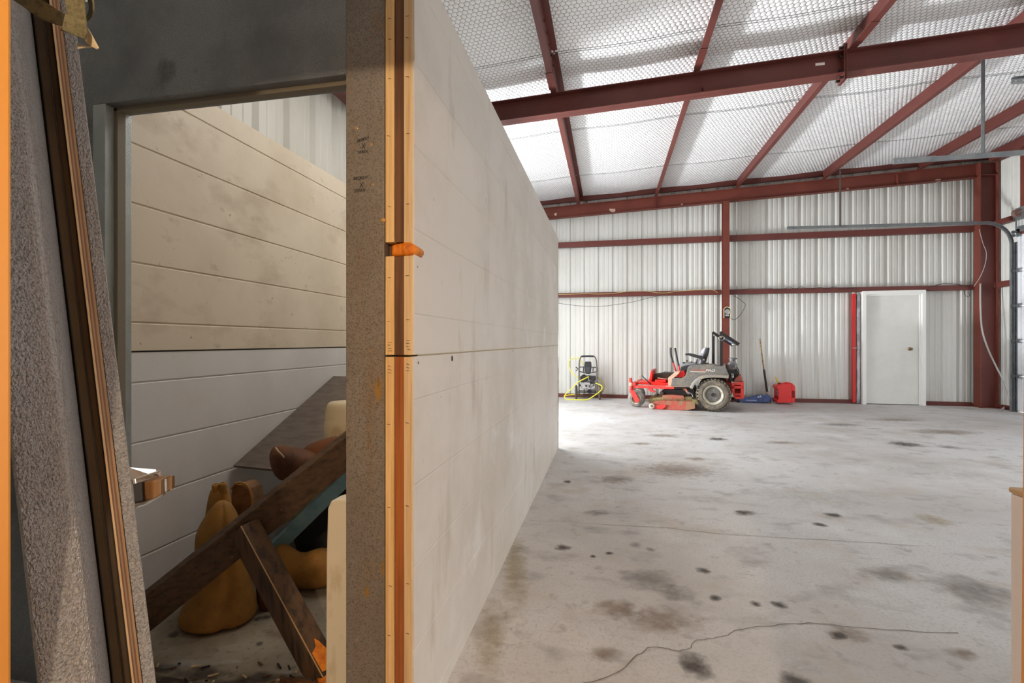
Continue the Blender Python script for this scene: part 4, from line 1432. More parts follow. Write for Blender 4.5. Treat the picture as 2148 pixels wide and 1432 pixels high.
def wheel(name, cx_, cz_, y0, wd, r, rim_r, mt, mr, mh, knobs, hub_r=.04):
    root = bpy.data.objects.new(name, None)
    C.objects.link(root)
    root.parent = mw
    root.location = (cx_, y0, cz_)
    s = wd
    prof = [(rim_r, .02), (rim_r + .02, .0), (r - .05, .0), (r - .02, .012), (r - .006, .04), (r, s * .35), (r, s * .65), (r - .006, s - .04), (r - .02, s - .012), (r - .05, s), (rim_r + .02, s), (rim_r, s - .02)]
    t = MB().lathe(prof, (0, 0, 0), (0, 1, 0), 40, closed=True).build('tyre', mt, root, smooth=True, world=False)
    if knobs:
        m = MB()
        for i in range(knobs):
            a = 2 * math.pi * i / knobs
            for (yy, da, rr) in ((.012, 0, r - .012), (s * .3, .5, r - .002), (s * .7, 0, r - .002), (s - .03, .5, r - .012)):
                aa = a + da * 2 * math.pi / knobs
                c = Vector((math.cos(aa), 0, math.sin(aa)))
                tt = Vector((-math.sin(aa), 0, math.cos(aa)))
                o_ = c * rr + Vector((0, yy, 0))
                q0 = [o_ + tt * a1 * .013 + Vector((0, b1 * .03, 0)) for a1, b1 in ((-1, -1), (1, -.6), (1, 1), (-1, .6))]
                m.prism(q0, c * .011)
        m.build('tread', tread_m, root, world=False, kind='stuff')
    MB().lathe([(rim_r + .012, -.004), (rim_r + .002, -.006), (rim_r - .018, .02), (rim_r - .03, .05), (rim_r - .03, s - .03), (rim_r, s)], (0, 0, 0), (0, 1, 0), 36).build('rim', mr, root, smooth=True, world=False)
    dk = MB().lathe([(rim_r - .03, .055), (rim_r - .045, .045), (.06, .05), (.045, .045), (.001, .045)], (0, 0, 0), (0, 1, 0), 32).build('rim_disc', mh, root, smooth=True, world=False)
    if knobs:
        MB().lathe([(.035, .05), (.035, .03), (.026, .03), (.001, .036)], (0, 0, 0), (0, 1, 0), 20).build('hub', dark_eng, root, world=False)
        lg = MB()
        for i in range(5):
            a = 2 * math.pi * i / 5 + 1.45
            lg.cyl((.075 * math.cos(a), .048, .075 * math.sin(a)), (.075 * math.cos(a), .036, .075 * math.sin(a)), .009, 6)
        lg.build('lug_nuts', steel, root, world=False, kind='stuff')
    return root


rc = mp(1405, 1065, .0)
rr_ = .283
wheel('rear_wheel', rc.x, rr_ + .012, .0, .27, rr_, .155, rubber, rim_w, rim_g, 30)
wheel('rear_wheel', rc.x, rr_ + .012, .95, .27, rr_, .155, rubber, rim_w, rim_g, 30)
fc0 = mp(245, 1125, .08)
rf = .155
wheel('caster_wheel', fc0.x, rf + .003, .06, .13, rf, .085, rubber_g, rim_w, rubber, 0)
fc1 = mp(262, 1090, .98)
wheel('caster_wheel', fc1.x, rf + .003, .95, .13, rf, .085, rubber_g, rim_w, rubber, 0)
# caster forks and pivots
mpoly('caster_fork', [(148, 1005), (185, 985), (232, 1010), (300, 1145), (262, 1178), (235, 1170)], .02, .05, red_paint)
mpoly('caster_fork', [(200, 960), (250, 985), (300, 1080), (270, 1110), (225, 1010)], .20, .225, red_paint)
pv = mp(170, 900, .12)
z0, z1 = mp(170, 1000, .12).z, mp(170, 855, .12).z
MB().cyl((pv.x, .12, z0), (pv.x, .12, z1), .034, 16).build('caster_pivot', red_paint, mw, smooth=False, world=False, bevel=.004)
MB().cyl((pv.x, .12, mp(0, 915, .12).z), (pv.x, .12, mp(0, 865, .12).z), .037, 16).build('pivot_collar', dusty, mw, world=False)
MB().cyl((mp(165, 0, .12).x, .12, z1), (mp(165, 0, .12).x, .12, mp(0, 805, .12).z), .028, 16).build('pivot_cap', red_paint, mw, world=False)
pv2 = mp(200, 900, 1.0)
MB().cyl((pv2.x - .05, 1.0, z0), (pv2.x - .05, 1.0, z1), .034, 16).build('caster_pivot', red_paint, mw, world=False)
MB().box((pv2.x - .03, .94, rf), (pv2.x + .02, .955, z0 + .03)).build('caster_fork', red_paint, mw, world=False)
# frame rails
a, b = mp(200, 930, .14), mp(820, 945, .14)
MB().beam(a, b, .05, .055).build('frame_rail', red_paint, mw, bevel=.004, world=False)
a, b = mp(200, 908, .16), mp(1000, 936, .12)
MB().beam(a, b, .04, .010).build('frame_dust', dusty, mw, world=False)
MB().beam((a.x, 1.0, a.z - .02), (b.x, 1.0, b.z - .01), .05, .055).build('frame_rail', red_paint, mw, bevel=.004, world=False)
p_ = mp(190, 880, .12)
MB().box((p_.x, .1, p_.z - .05), (p_.x + .06, 1.04, p_.z + .015)).build('front_axle_bar', red_paint, mw, bevel=.004, world=False)
mpoly('frame_bracket', [(420, 955), (480, 955), (500, 985), (545, 1010), (520, 1025), (450, 1005)], .12, .17, red_paint)
# foot platform
mpoly('foot_pan', [(255, 865), (560, 860), (730, 880), (730, 915), (560, 912), (255, 895)], .25, .95, red_clean)
mpoly('foot_plate', [(470, 680), (495, 690), (475, 868), (430, 868)], .30, .90, red_clean)
mpoly('step_pad', [(530, 830), (690, 828), (690, 862), (530, 866)], .30, .8, red_clean)
mpoly('rubber_mat', [(500, 745), (560, 742), (650, 722), (760, 725), (850, 740), (800, 800), (720, 830), (490, 835)], .55, .9, dark_metal)
mtube('deck_lift_pedal', [(330, 765, .2), (470, 900, .2)], .011, dark_eng, 6)
mtube('lift_handle', [(255, 870, .25), (265, 815, .25), (330, 765, .25)], .006, dusty, 6)
mtube('brake_lever', [(570, 800, .3), (720, 820, .3)], .008, dusty, 6)
mtube('height_pin', [(668, 800, .4), (668, 705, .4)], .006, dark_metal, 6)
kk = mp(513, 697, .32)
MB().ball(kk, .018, 8).build('pedal_knob', black_pl, mw, smooth=True, world=False)
# dusty front cowl and console
mpoly('front_cowl', [(725, 800), (840, 705), (905, 705), (885, 740), (790, 820), (775, 920), (728, 918)], .03, .30, dusty, .006)
mpoly('console_side', [(880, 715), (960, 700), (985, 745), (960, 790), (890, 800), (850, 790)], .1, .5, red_clean, .006)
# control levers
for (pts, yy) in (([(850, 720), (828, 650), (800, 560)], .75), ([(915, 780), (900, 700), (885, 610)], .25)):
    mtube('control_lever', [(x, y, yy) for x, y in pts], .014, red_clean, 8)
for (pts, yy) in (([(800, 570), (778, 500), (765, 420), (767, 345)], .75), ([(885, 615), (865, 540), (845, 440), (830, 352)], .25)):
    mtube('lever_grip', [(x, y, yy) for x, y in pts], .019, black_pl, 8)
# fender body
FB = [(1042, 622), (1075, 605), (1400, 596), (1440, 608), (1475, 622), (1545, 622), (1590, 592), (1592, 640), (1640, 760), (1642, 800), (1300, 748), (1180, 800), (1090, 880), (1050, 945), (780, 922), (780, 800), (935, 800), (985, 770), (1010, 690), (1020, 645)]
fb = mpoly('fender_panel', FB, .03, .36, fender_m, .008)
mpoly('fender_panel', FB, .88, 1.20, fender_m, .008)
# rounded flare over the tyre
fl_in, fl_out = [], []
for (x, y) in [(1050, 950), (1085, 880), (1130, 830), (1185, 790), (1250, 765), (1320, 752), (1420, 748), (1540, 752), (1640, 765)]:
    fl_in.append((x, y))
rg = []
for i_, (x, y) in enumerate(fl_in):
    x2, y2 = fl_in[min(i_ + 1, len(fl_in) - 1)]
    x1_, y1_ = fl_in[max(i_ - 1, 0)]
    tx, ty = x2 - x1_, y2 - y1_
    L_ = math.hypot(tx, ty)
    nx_, ny_ = -ty / L_, tx / L_
    a = mp(x - nx_ * 4, y - ny_ * 4, -.02)
    b = mp(x + nx_ * 46, y + ny_ * 46, -.03)
    rg.append([Vector((a.x, .05, a.z)), Vector((a.x, -.01, a.z)), Vector((b.x * .35 + a.x * .65, -.035, b.z * .35 + a.z * .65)), Vector((b.x, -.04, b.z)), Vector((b.x, .28, b.z)), Vector((a.x, .28, a.z))])
MB().rings(rg).build('fender_flare', flare_m, mw, smooth=False, world=False, bevel=.006)
# lettering on the fender
tx = bpy.data.curves.new('lettering', 'FONT')


def word(s, x, y, size, m, shear, xw=None):
    c = bpy.data.curves.new('lettering', 'FONT')
    c.body = s
    c.size = size
    c.shear = shear
    c.extrude = .0008
    c.materials.append(m)
    o = bpy.data.objects.new('lettering', c)
    C.objects.link(o)
    o.parent = mw
    p = mp(x, y, .03)
    o.location = (p.x, .028, p.z)
    o.rotation_euler = (R(90), 0, 0)
    bpy.context.view_layer.update()
    me = bpy.data.meshes.new_from_object(o.evaluated_get(bpy.context.evaluated_depsgraph_get()))
    wx = max(v.co.x for v in me.vertices) - min(v.co.x for v in me.vertices)
    me.transform(Matrix.Diagonal((xw / wx, 1, 1, 1)))
    o2 = bpy.data.objects.new('lettering', me)
    C.objects.link(o2)
    o2.parent = mw
    o2.location, o2.rotation_euler = o.location, o.rotation_euler
    bpy.data.objects.remove(o)
    o2.name = 'lettering'
    return o2


tred = mat('faded_red_letter', (178, 92, 76), .6, 0, [(40, (140, 100, 84), .5, .6)])
twht = mat('dusty_white_letter', (214, 206, 194), .6)
word('Snapper', 1075, 696, .062, tred, .35, .235)
word('PRO', 1284, 706, .056, twht, .25, .155)
a, b = mp(1060, 706, .03), mp(1285, 706, .03)
MB().box((a.x, .026, a.z - .004), (b.x, .03, a.z + .003)).build('underline', twht, mw, world=False)
# hood / tank cover between the fenders, seat
mpoly('tank_cover', [(905, 700), (910, 645), (960, 625), (1050, 608), (1075, 600), (1000, 715), (975, 725)], .36, .88, black_pl, .02)
mpoly('side_shelf', [(940, 590), (1000, 578), (1180, 590), (1180, 610), (1060, 604), (905, 640)], .5, 1.18, mat('shelf_grey', (130, 130, 134), .5), .008)
mpoly('seat_base', [(1120, 640), (1140, 585), (1330, 585), (1330, 640)], .36, .84, black_pl, .01)
mpoly('seat_cushion', [(1150, 600), (1190, 505), (1230, 520), (1220, 600)], .36, .82, seat_w, .02, seg=3)
mpoly('backrest', [(1195, 520), (1205, 440), (1235, 380), (1270, 345), (1300, 340), (1270, 440), (1245, 530)], .38, .80, seat_w, .02)
mpoly('backrest_shell', [(1215, 600), (1250, 470), (1290, 370), (1320, 345), (1343, 352), (1335, 410), (1285, 580)], .37, .81, black_pl, .014)
mpoly('armrest', [(980, 440), (1000, 432), (1050, 430), (1120, 445), (1260, 480), (1275, 505), (1255, 530), (1180, 505), (1060, 475), (1030, 460), (985, 462)], .30, .37, black_pl, .012)
mpoly('armrest', [(1000, 440), (1050, 432), (1120, 445), (1260, 480), (1255, 530), (1060, 475)], .83, .90, black_pl, .012)
mpoly('seat_strut', [(1160, 510), (1178, 515), (1150, 605), (1128, 605)], .34, .36, black_pl, .003)
bk = mp(1262, 528, .30)
MB().cyl((bk.x, .30, bk.z), (bk.x, .285, bk.z), .014, 10).build('bolt', steel, mw, world=False)
kn = mp(1010, 545, .9)
MB().cyl(kn, kn - Vector((0, 0, .045)), .008, 8).ball(kn, .015, 6).build('choke_knob', black_pl, mw, world=False)
kn = mp(1025, 560, .85)
MB().cyl(kn, kn - Vector((0, 0, .03)), .012, 8).build('key_tag', yellow_c, mw, world=False)
kn = mp(1080, 550, .85)
MB().cyl(kn, kn - Vector((0, 0, .03)), .012, 8).build('switch', black_pl, mw, world=False)
kn = mp(965, 575, .6)
MB().ball(kn, (.03, .03, .016), 8).build('fuel_cap', black_pl, mw, smooth=True, world=False)
# roll bar: two posts, folded upper halves and cross bar
for (x0_, x1_, yy, xt, yt) in ((1500, 1548, .06, 1800, 310), (1385, 1428, 1.0, 1560, 215)):
    ztop = mp(1500, 105 if yy < .5 else 110, yy).z
    a = mp((x0_ + x1_) / 2, 580, yy)
    MB().beam((a.x, yy, a.z - .15), (a.x, yy, ztop), .05, .05, (1, 0, 0)).build('roll_bar_post', black_m, mw, bevel=.004, world=False)
for (p0, p1, yy) in (((1510, 118), (1790, 300), .06), ((1395, 118), (1700, 312), 1.0)):
    a, b = mp(*p0, yy), mp(*p1, yy)
    MB().beam(a, b, .055, .06, (0, 1, 0)).build('folded_roll_bar', black_m, mw, bevel=.004, world=False)
a, b = mp(1755, 288, .1), mp(1690, 300, .98)
MB().beam(a, b, .05, .05).build('roll_bar_crossbar', black_m, mw, world=False)
a, b = mp(1560, 200, .10), mp(1730, 300, .10)
MB().beam(a, b, .03, .055, (0, 1, 0)).build('warning_decal_plate', mat('decal_grey', (124, 132, 148), .5, 0, [(40, (190, 190, 196), .55, .62)]), mw, world=False)
kn = mp(1715, 300, .05)
MB().ball(kn, (.035, .02, .022), 8).build('work_light', steel, mw, smooth=True, world=False)
lp_ = [mp(1530, 205 + 30 * math.sin(a), .03) + Vector((.045 * math.cos(a), 0, 0)) for a in [2 * math.pi * k / 12 for k in range(12)]]
MB().tube(lp_, .006, 6, closed=True).build('lynch_pin_ring', steel, mw, smooth=True, world=False)
for (x, y, yy) in ((1415, 160, .97), (1520, 190, .03)):
    kn = mp(x, y, yy)
    MB().cyl(kn, kn - Vector((0, .03, 0)), .014, 8).build('pin', steel, mw, world=False)
# engine at the rear
e = mp(1692, 615, .35)
MB().lathe([(.001, -.02), (.05, -.018), (.075, 0), (.082, .03), (.082, .2), (.06, .23), (.001, .23)], (e.x, .30, e.z), (0, 1, 0), 24).build('air_filter', eng_grey, mw, smooth=True, world=False)
for r_ in (.055, .072):
    MB().tube([(e.x + r_ * math.cos(a), .285 if r_ < .06 else .297, e.z + r_ * math.sin(a)) for a in [2 * math.pi * k / 24 for k in range(24)]], .004, 6, closed=True).build('filter_ring', steel, mw, smooth=True, world=False)
c_ = mp(1700, 540, .4)
MB().lathe([(.03, -.02), (.035, .02), (.068, .022), (.07, .04), (.06, .048), (.001, .048)], (c_.x, .42, c_.z), (0, 0, 1), 20).build('intake_cap', eng_grey, mw, world=False)
mpoly('engine_block', [(1610, 690), (1640, 670), (1760, 660), (1785, 720), (1760, 800), (1720, 860), (1650, 850), (1620, 780)], .35, .80, dark_eng, .02)
for i_ in range(7):
    mpoly('cooling_fin', [(1600 + 8 * i_, 665 + 12 * i_), (1770, 668 + 12 * i_), (1770, 673 + 12 * i_), (1600 + 8 * i_, 671 + 12 * i_)], .31, .36, eng_grey, 0)
mpoly('carburettor', [(1670, 740), (1710, 735), (1715, 800), (1680, 805)], .26, .35, alu, .006)
mpoly('muffler', [(1615, 780), (1690, 790), (1700, 850), (1640, 860)], .24, .35, dark_eng, .01)
mtube('hose_line', [(1600, 600, .3), (1618, 680, .25), (1650, 760, .22), (1640, 830, .25)], .008, black_pl, 6)
mtube('hose_line', [(1760, 640, .28), (1790, 700, .26), (1770, 780, .28)], .008, black_pl, 6)
# rear guard with cut-outs
gd = []
y0_, y1_ = .12, .135
for poly in ([(1660, 880), (1690, 868), (1862, 860), (1866, 1105), (1838, 1118), (1735, 1115), (1690, 1040)],):
    pass
for poly in ([(1682, 876), (1860, 862), (1861, 900), (1684, 908)], [(1684, 925), (1862, 920), (1862, 960), (1690, 962)], [(1820, 900), (1861, 900), (1864, 1108), (1814, 1108)],
             [(1684, 905), (1718, 905), (1730, 1050), (1735, 1112), (1712, 1085), (1690, 1030)], [(1720, 1035), (1818, 1035), (1818, 1058), (1726, 1062)], [(1732, 1085), (1838, 1085), (1836, 1118), (1742, 1118)]):
    mpoly('guard_plate', poly, .10, .12, red_paint, 0)
mpoly('guard_plate', [(1690, 880), (1860, 865), (1864, 1108), (1745, 1110), (1700, 1040)], 1.05, 1.07, red_paint, 0)
mpoly('guard_back', [(1835, 865), (1862, 862), (1866, 1108), (1840, 1112)], .12, 1.06, red_paint, .004)
mpoly('guard_top', [(1740, 800), (1790, 765), (1835, 772), (1855, 860), (1700, 868)], .25, .95, mat('guard_dusty', (170, 96, 82), .6), .02)
mpoly('hydro_tank', [(1600, 860), (1680, 870), (1700, 1030), (1600, 1000)], .3, .9, red_paint, .01)
mtube('hitch', [(1690, 1100, .5), (1750, 1142, .5)], .016, black_m, 8)
# under-body drive parts
mpoly('drive_housing', [(640, 985), (900, 975), (1120, 960), (1130, 1060), (1000, 1075), (640, 1050), (600, 1020)], .25, .95, black_m, .01)
mpoly('belly_pan', [(800, 945), (1120, 960), (1100, 985), (820, 965)], .12, .9, black_m, .004)
mpoly('lift_arm', [(945, 965), (1000, 960), (1030, 1010), (1050, 1050), (1020, 1045), (985, 1000)], .08, .11, red_deck, .003)
mtube('lift_link', [(1000, 1010, .06), (1080, 1040, .06), (1100, 1090, .06)], .010, galv, 6)
mtube('lift_link', [(560, 1010, .1), (545, 1080, .1)], .010, dark_metal, 6)
mpoly('deck_hanger', [(600, 1015), (660, 1010), (650, 1070), (590, 1060)], .15, .25, dark_metal, .006)
# mowing deck
mpoly('deck_skirt', [(460, 1190), (560, 1150), (640, 1140), (1010, 1150), (1128, 1150), (1130, 1262), (990, 1288), (700, 1280), (500, 1262)], -.02, 1.10, red_deck, .012)
mpoly('deck_skirt_end', [(998, 1160), (1130, 1158), (1128, 1262), (992, 1288)], -.03, -.018, mat('deck_tan', (142, 100, 72), .7, 0, [(30, (120, 90, 66), .5, .65)]), .002)
mpoly('deck_top', [(470, 1120), (600, 1095), (1080, 1085), (1125, 1150), (560, 1160)], .1, 1.0, straw, .02)
mpoly('belt_cover', [(640, 1062), (790, 1058), (960, 1072), (965, 1130), (640, 1138)], .08, .5, red_deck, .006)
mpoly('belt_cover_end', [(792, 1080), (965, 1080), (965, 1132), (792, 1140)], .07, .08, red_deck, .002)
mpoly('deck_nose', [(480, 1262), (640, 1275), (700, 1230), (690, 1205), (520, 1215)], -.05, -.02, red_paint, .004)
gw = mp(482, 1240, -.06)
MB().lathe([(.02, -.02), (.046, -.022), (.052, -.01), (.052, .02), (.046, .03), (.02, .028)], (gw.x, -.05, max(gw.z, .055)), (0, 1, 0), 24).build('gauge_wheel', rim_w, mw, smooth=True, world=False)
MB().cyl((gw.x, -.08, max(gw.z, .055)), (gw.x, .05, max(gw.z, .055)), .014, 8).build('axle_bolt', red_deck, mw, world=False)
sk = mp(530, 1278, -.04)
MB().strap([(sk.x - .09, -.03, .030), (sk.x - .03, -.03, .016), (sk.x + .07, -.03, .016)], (0, .03, 0), .006).build('skid_shoe', steel, mw, world=False)
# grass clippings lying over the deck
gm = MB()
rn = random.Random(11)
for i_ in range(1700):
    t = rn.random()
    p = mp(455 + 660 * t, 1160 - 40 * rn.random() ** 2 - (20 if .3 < t < .8 else 0) * 0, 0)
    yy = rn.uniform(-.03, .12) if rn.random() < .75 else rn.uniform(0, .9)
    z = p.z + rn.uniform(-.012, .03) - max(0, -yy) * .6
    x = p.x
    a, b = rn.uniform(0, 6.28), rn.uniform(-.5, .5)
    L_ = rn.uniform(.02, .06)
    dx, dy, dz = math.cos(a) * L_, math.sin(a) * L_ * .6, b * L_
    w_ = .0035
    gm.add([(x - w_, yy, z), (x + w_, yy, z + .001), (x + dx, yy + dy, z + dz)], [(0, 1, 2)])
for i_ in range(500):
    t = rn.random()
    p = mp(440 + 60 * rn.random() + 40 * t, 1090 + 80 * rn.random(), .3)
    x, yy, z = p.x, rn.uniform(.15, .7), p.z
    a = rn.uniform(0, 6.28)
    gm.add([(x - .004, yy, z), (x + .004, yy, z), (x + .05 * math.cos(a), yy - .02, z + .03 * math.sin(a))], [(0, 1, 2)])
for i_ in range(120):
    p = mp(1085 + 60 * rn.random(), 1120 + 50 * rn.random(), -.03)
    gm.add([(p.x - .003, p.y, p.z), (p.x + .003, p.y, p.z), (p.x + rn.uniform(.02, .06), p.y - .01, p.z - rn.uniform(.02, .06))], [(0, 1, 2)])
g = gm.build('grass_clippings', straw, mw, world=False, kind='stuff')
mpoly('grass_clump', [(455, 1090), (520, 1080), (560, 1110), (540, 1190), (460, 1200), (440, 1150)], .25, .9, straw, .03)

# ------------------------------------------------------------------ pressure washer
WO = Vector((-.43, 10.20, 0))
ws = thing('pressure_washer', 'black pressure washer on two wheels with grey frame against the far wall', 'pressure washer', WO)


def wp_(x, y, dy=0.0):
    u, v = 1190 + x / 13.02, 735 + y / 13.02
    p = on_y(u, v, WO.y + dy)
    return p - WO


def wpoly(name, pts, y0, y1, m, bevel=.004, **kw):
    return MB().prism([wp_(x, y, y0) for x, y in pts], (0, y1 - y0, 0)).build(name, m, ws, bevel=bevel, world=False, **kw)


def wtube(name, pts, r, m, par=None):
    return MB().tube(smooth_path([wp_(*p) for p in pts], 5), r, 8).build(name, m, ws, smooth=True, world=False)


wtube('frame', [(320, 1200, 0), (320, 900, 0), (322, 500, -.02), (330, 300, -.03), (360, 200, -.03), (400, 150, -.03), (560, 145, -.03), (710, 148, -.03), (760, 185, -.03), (795, 290, -.03), (805, 500, -.02), (808, 900, 0), (808, 1180, 0)], .014, frame_g)
wtube('handle_grip', [(385, 152, -.03), (560, 146, -.03), (715, 150, -.03)], .019, black_pl)
wtube('cross_bar', [(320, 1095, 0), (808, 1100, 0)], .011, black_m)
wtube('lower_frame', [(320, 1180, 0), (340, 1215, -.02), (520, 1240, .1), (700, 1230, .2), (808, 1190, .0)], .012, frame_g)
for xx in (245, 880):
    c = wp_(xx, 1145, .02)
    MB().lathe([(.05, -.018), (.13, -.022), (.148, -.012), (.148, .012), (.13, .022), (.05, .018)], (c.x, .02, .148), (1, 0, 0), 28, closed=True).build('wheel', rubber, ws, smooth=True, world=False)
    MB().lathe([(.001, -.025), (.03, -.025), (.05, -.012), (.05, .012), (.03, .025), (.001, .025)], (c.x, .02, .148), (1, 0, 0), 16).build('wheel_hub', black_pl, ws, world=False)
a, b = wp_(245, 1135, .02), wp_(880, 1135, .02)
MB().cyl((a.x, .02, .148), (b.x, .02, .148), .008, 8).build('axle', black_m, ws, world=False)
wpoly('console', [(475, 310), (500, 298), (625, 298), (652, 312), (660, 430), (640, 600), (620, 632), (500, 632), (480, 590), (460, 430)], -.05, .05, black_pl, .012)
wpoly('console_face', [(500, 440), (620, 440), (612, 600), (510, 600)], -.056, -.05, mat('console_dark', (56, 58, 64), .4), .002)
for pts in ([(340, 432), (470, 430), (470, 455), (340, 460)], [(340, 555), (480, 590), (480, 615), (340, 582)], [(645, 432), (790, 445), (790, 470), (645, 455)], [(640, 595), (790, 560), (790, 585), (640, 620)], [(425, 440), (450, 440), (450, 590), (425, 585)], [(690, 445), (715, 450), (712, 590), (690, 600)]):
    wpoly('console_wing', pts, -.02, .01, black_pl, .003)
wpoly('gun_hook', [(228, 440), (262, 440), (262, 465), (295, 470), (295, 520), (262, 525), (262, 550), (228, 550), (228, 530), (275, 515), (275, 485), (228, 465)], -.03, .0, black_pl, .003)
wpoly('side_knob', [(805, 455), (830, 455), (830, 565), (805, 565)], -.03, .0, black_pl, .004)
wpoly('fuel_tank', [(345, 700), (400, 690), (560, 690), (770, 700), (775, 800), (740, 830), (600, 800), (520, 830), (430, 870), (350, 840)], .04, .30, black_pl, .014)
c = wp_(450, 668, .15)
MB().lathe([(.03, -.02), (.035, -.005), (.035, .012), (.001, .014)], c, (0, 0, 1), 14).build('fuel_cap', black_pl, ws, world=False)
wpoly('engine_block', [(360, 860), (480, 850), (600, 870), (740, 850), (770, 920), (760, 1030), (660, 1060), (400, 1040), (350, 960)], .05, .28, alu, .01)
wpoly('engine_cover', [(600, 830), (740, 830), (740, 905), (620, 910)], .02, .06, black_pl, .008)
for pts in ([(490, 930), (545, 940), (540, 985), (490, 980)], [(580, 940), (620, 940), (620, 970), (580, 970)], [(330, 920), (360, 920), (360, 970), (330, 970)], [(700, 930), (730, 930), (725, 965), (700, 965)]):
    wpoly('engine_fitting', pts, .03, .05, black_m, .003)
c0, c1 = wp_(600, 1110, .05), wp_(600, 1110, .15)
MB().cyl(c0, c1, .045, 18).build('pump_head', black_m, ws, bevel=.004, world=False)
wtube('spark_lead', [(620, 820, .02), (640, 900, .0), (600, 980, .0), (640, 1000, .0), (740, 920, .02)], .006, black_pl)
wtube('oil_filler', [(580, 720, .02), (585, 780, .02), (610, 820, .02)], .009, alu)
wtube('pump_hose', [(620, 1040, .03), (660, 1090, .0), (650, 1150, .0), (600, 1150, .0), (540, 1110, .02)], .009, black_pl)


def c4(x, y, dy):
    u, v = 1150 + x / 7.16, 680 + y / 7.16
    p = on_y(u, v, WO.y + dy) - WO
    p.z = max(p.z, .012)
    return p


def hose(pts, r, m):
    MB().tube(smooth_path([c4(*p) for p in pts], 6), r, 8).build('hose', m, ws, smooth=True, world=False)


hose([(610, 780, -.02), (540, 815, -.06), (470, 850, -.08), (420, 890, -.10), (370, 945, -.12), (300, 1010, -.12), (250, 1060, -.10), (245, 1090, -.10), (275, 1125, -.12), (350, 1150, -.16), (470, 1150, -.18), (590, 1125, -.17), (700, 1060, -.14), (780, 1000, -.12), (810, 950, -.1), (795, 915, -.08), (740, 890, -.04), (715, 880, -.01)], .011, hose_y)
hose([(530, 610, .03), (500, 560, .06), (470, 515, .08), (410, 500, .10), (345, 520, .12), (310, 570, .12), (320, 640, .12), (350, 720, .10), (410, 770, .08), (450, 800, .06)], .009, hose_y)
hose([(250, 1075, .02), (290, 1060, .04), (400, 1050, .06), (520, 1060, .08)], .010, hose_y)
hose([(740, 790, .03), (800, 840, .02), (838, 910, .02), (830, 980, .02), (790, 1040, .04), (740, 1060, .08)], .010, mat('olive_hose', (150, 140, 60), .5))

# ------------------------------------------------------------------ floor jack
JO = Vector((2.86, 10.34, 0))
jk = thing('floor_jack', 'blue floor jack with tall rusty handle beside the red gas can', 'jack', JO)


def jp(x, y, dy=0):
    return on_y(1540 + x / 8.95, 700 + y / 8.95, JO.y + dy) - JO


def jpoly(name, pts, y0, y1, m, bevel=.004):
    P = [jp(x, y, y0) for x, y in pts]
    for p in P:
        p.z = max(p.z, .012)
    return MB().prism(P, (0, y1 - y0, 0)).build(name, m, jk, bevel=bevel, world=False)


jpoly('side_plate', [(90, 1225), (200, 1205), (330, 1175), (430, 1150), (500, 1135), (640, 1145), (680, 1155), (680, 1235), (650, 1275), (500, 1285), (230, 1280), (95, 1262)], -.10, -.085, jack_b)
jpoly('side_plate', [(90, 1225), (200, 1205), (330, 1175), (430, 1150), (500, 1135), (640, 1145), (680, 1155), (680, 1235), (650, 1275), (500, 1285), (230, 1280), (95, 1262)], .085, .10, jack_b)
jpoly('lift_arm', [(150, 1218), (330, 1180), (480, 1140), (520, 1160), (480, 1210), (200, 1240)], -.05, .05, jack_b, .006)
jpoly('hydraulic_body', [(480, 1150), (660, 1150), (670, 1250), (500, 1265)], -.07, .07, jack_b, .01)
jpoly('side_rail_mark', [(225, 1235), (425, 1238), (420, 1250), (230, 1246)], -.103, -.10, mat('pale_blue_mark', (176, 184, 204), .5), 0)
for (x, y) in ((490, 1168), (450, 1180)):
    c = jp(x, y, -.1)
    MB().cyl((c.x, -.115, c.z), (c.x, -.1, c.z), .016, 10).build('pivot_bolt', steel, jk, world=False)
c = jp(55, 1250, 0)
for yy in (-.10, .07):
    MB().cyl((c.x, yy, .036), (c.x, yy + .03, .036), .034, 18).build('front_wheel', black_m, jk, world=False, bevel=.003)
MB().cyl((c.x, -.1, .036), (c.x, .1, .036), .01, 8).build('axle', black_m, jk, world=False)
c = jp(688, 1275, 0)
for yy in (-.07, .06):
    MB().cyl((c.x, yy - .012, .026), (c.x, yy + .012, .026), .025, 14).build('rear_caster', rusty, jk, world=False)
    MB().box((c.x - .03, yy - .016, .026), (c.x + .005, yy + .016, .10)).build('caster_bracket', jack_b, jk, world=False)
MB().tube([jp(655, 1150), jp(620, 1080)], .024, 10).build('handle_socket', mat('socket_grey', (206, 200, 190), .5, .3), jk, world=False)
MB().tube([jp(622, 1085), jp(610, 1030), jp(560, 670)], .020, 10).build('handle_grip', grip_m, jk, world=False)
MB().tube([jp(560, 680), jp(525, 430), jp(480, 85)], .0135, 10).build('handle_tube', rusty, jk, world=False)

# ------------------------------------------------------------------ petrol can
GO = Vector((3.40, 10.27, 0))
gc = thing('gas_can', 'bright red plastic gas can with yellow spout by the far wall', 'gas can', GO)


def gp(x, y, dy=-.13):
    return on_y(1540 + x / 8.95, 700 + y / 8.95, GO.y + dy) - GO


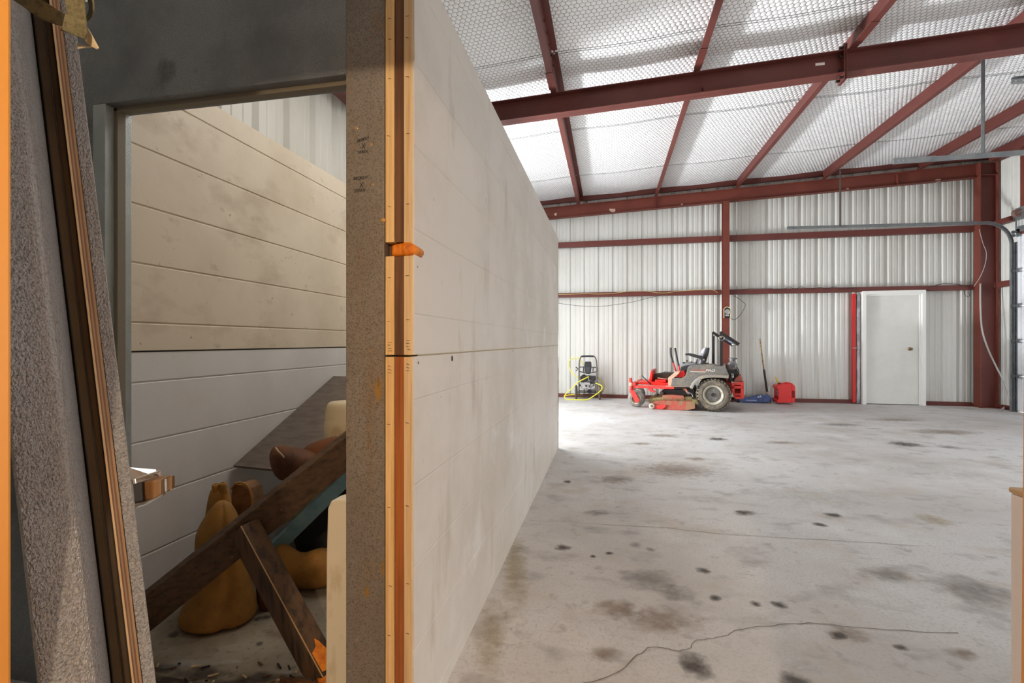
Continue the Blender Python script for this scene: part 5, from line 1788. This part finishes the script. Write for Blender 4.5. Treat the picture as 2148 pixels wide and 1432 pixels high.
OUT = [(800, 1270), (815, 1290), (1120, 1292), (1145, 1270), (1150, 1075), (1152, 1000), (1142, 965), (1100, 930), (1075, 915), (1050, 908), (1040, 930), (960, 935), (930, 916), (905, 935), (870, 950), (815, 962), (800, 990), (802, 1020), (825, 1040), (825, 1230), (800, 1245)]
xg0, xg1, zg0, zg1 = gp(1085, 0).x, gp(1130, 0).x, gp(0, 1195).z, gp(0, 1070).z
P = [gp(x, y) for x, y in OUT]
for p in P:
    p.z = max(p.z, .004)
# body with a through grip: left main block, then the three sides of the grip
MB().prism([p for p in [gp(x, y) for x, y in [(800, 1270), (815, 1290), (1085, 1291), (1085, 922), (1050, 908), (1042, 932), (955, 936), (930, 916), (905, 935), (870, 950), (815, 962), (800, 990), (802, 1020), (825, 1042), (825, 1230), (800, 1245)]]], (0, .25, 0)).build('body', red_clean, gc, bevel=.018, seg=3, world=False, angle=20)
MB().prism([gp(x, y) for x, y in [(1075, 915), (1100, 930), (1142, 965), (1152, 1000), (1150, 1070), (1075, 1072)]], (0, .25, 0)).build('shoulder', red_clean, gc, bevel=.018, seg=3, world=False)
MB().prism([gp(x, y) for x, y in [(1075, 1195), (1148, 1195), (1145, 1270), (1120, 1292), (1075, 1291)]], (0, .25, 0)).build('foot', red_clean, gc, bevel=.014, seg=3, world=False)
MB().prism([gp(x, y, -.08) for x, y in [(1128, 1060), (1150, 1060), (1148, 1205), (1130, 1205)]], (0, .15, 0)).build('rear_handle', red_clean, gc, bevel=.008, world=False)
MB().prism([gp(x, y, -.03) for x, y in [(925, 925), (950, 908), (1045, 906), (1060, 925), (1045, 932), (950, 930)]], (0, .05, 0)).build('top_handle', red_clean, gc, bevel=.006, world=False)
a, b = gp(850, 940, 0), gp(775, 805, 0)
MB().lathe([(.034, -.03), (.036, .012), (.024, .016), (.02, .03)], a, (b - a).normalized(), 16).build('collar', black_pl, gc, world=False)
MB().cyl(a, b, .020, 12, .011).build('spout', yellow_c, gc, smooth=True, world=False)
MB().prism([gp(x, y, -.131) for x, y in [(803, 1040), (822, 1050), (822, 1160), (806, 1165)]], (0, -.004, 0)).build('warning_label', mat('label_dark', (70, 40, 40), .5, 0, [(60, (200, 190, 180), .55, .6)]), gc, world=False)
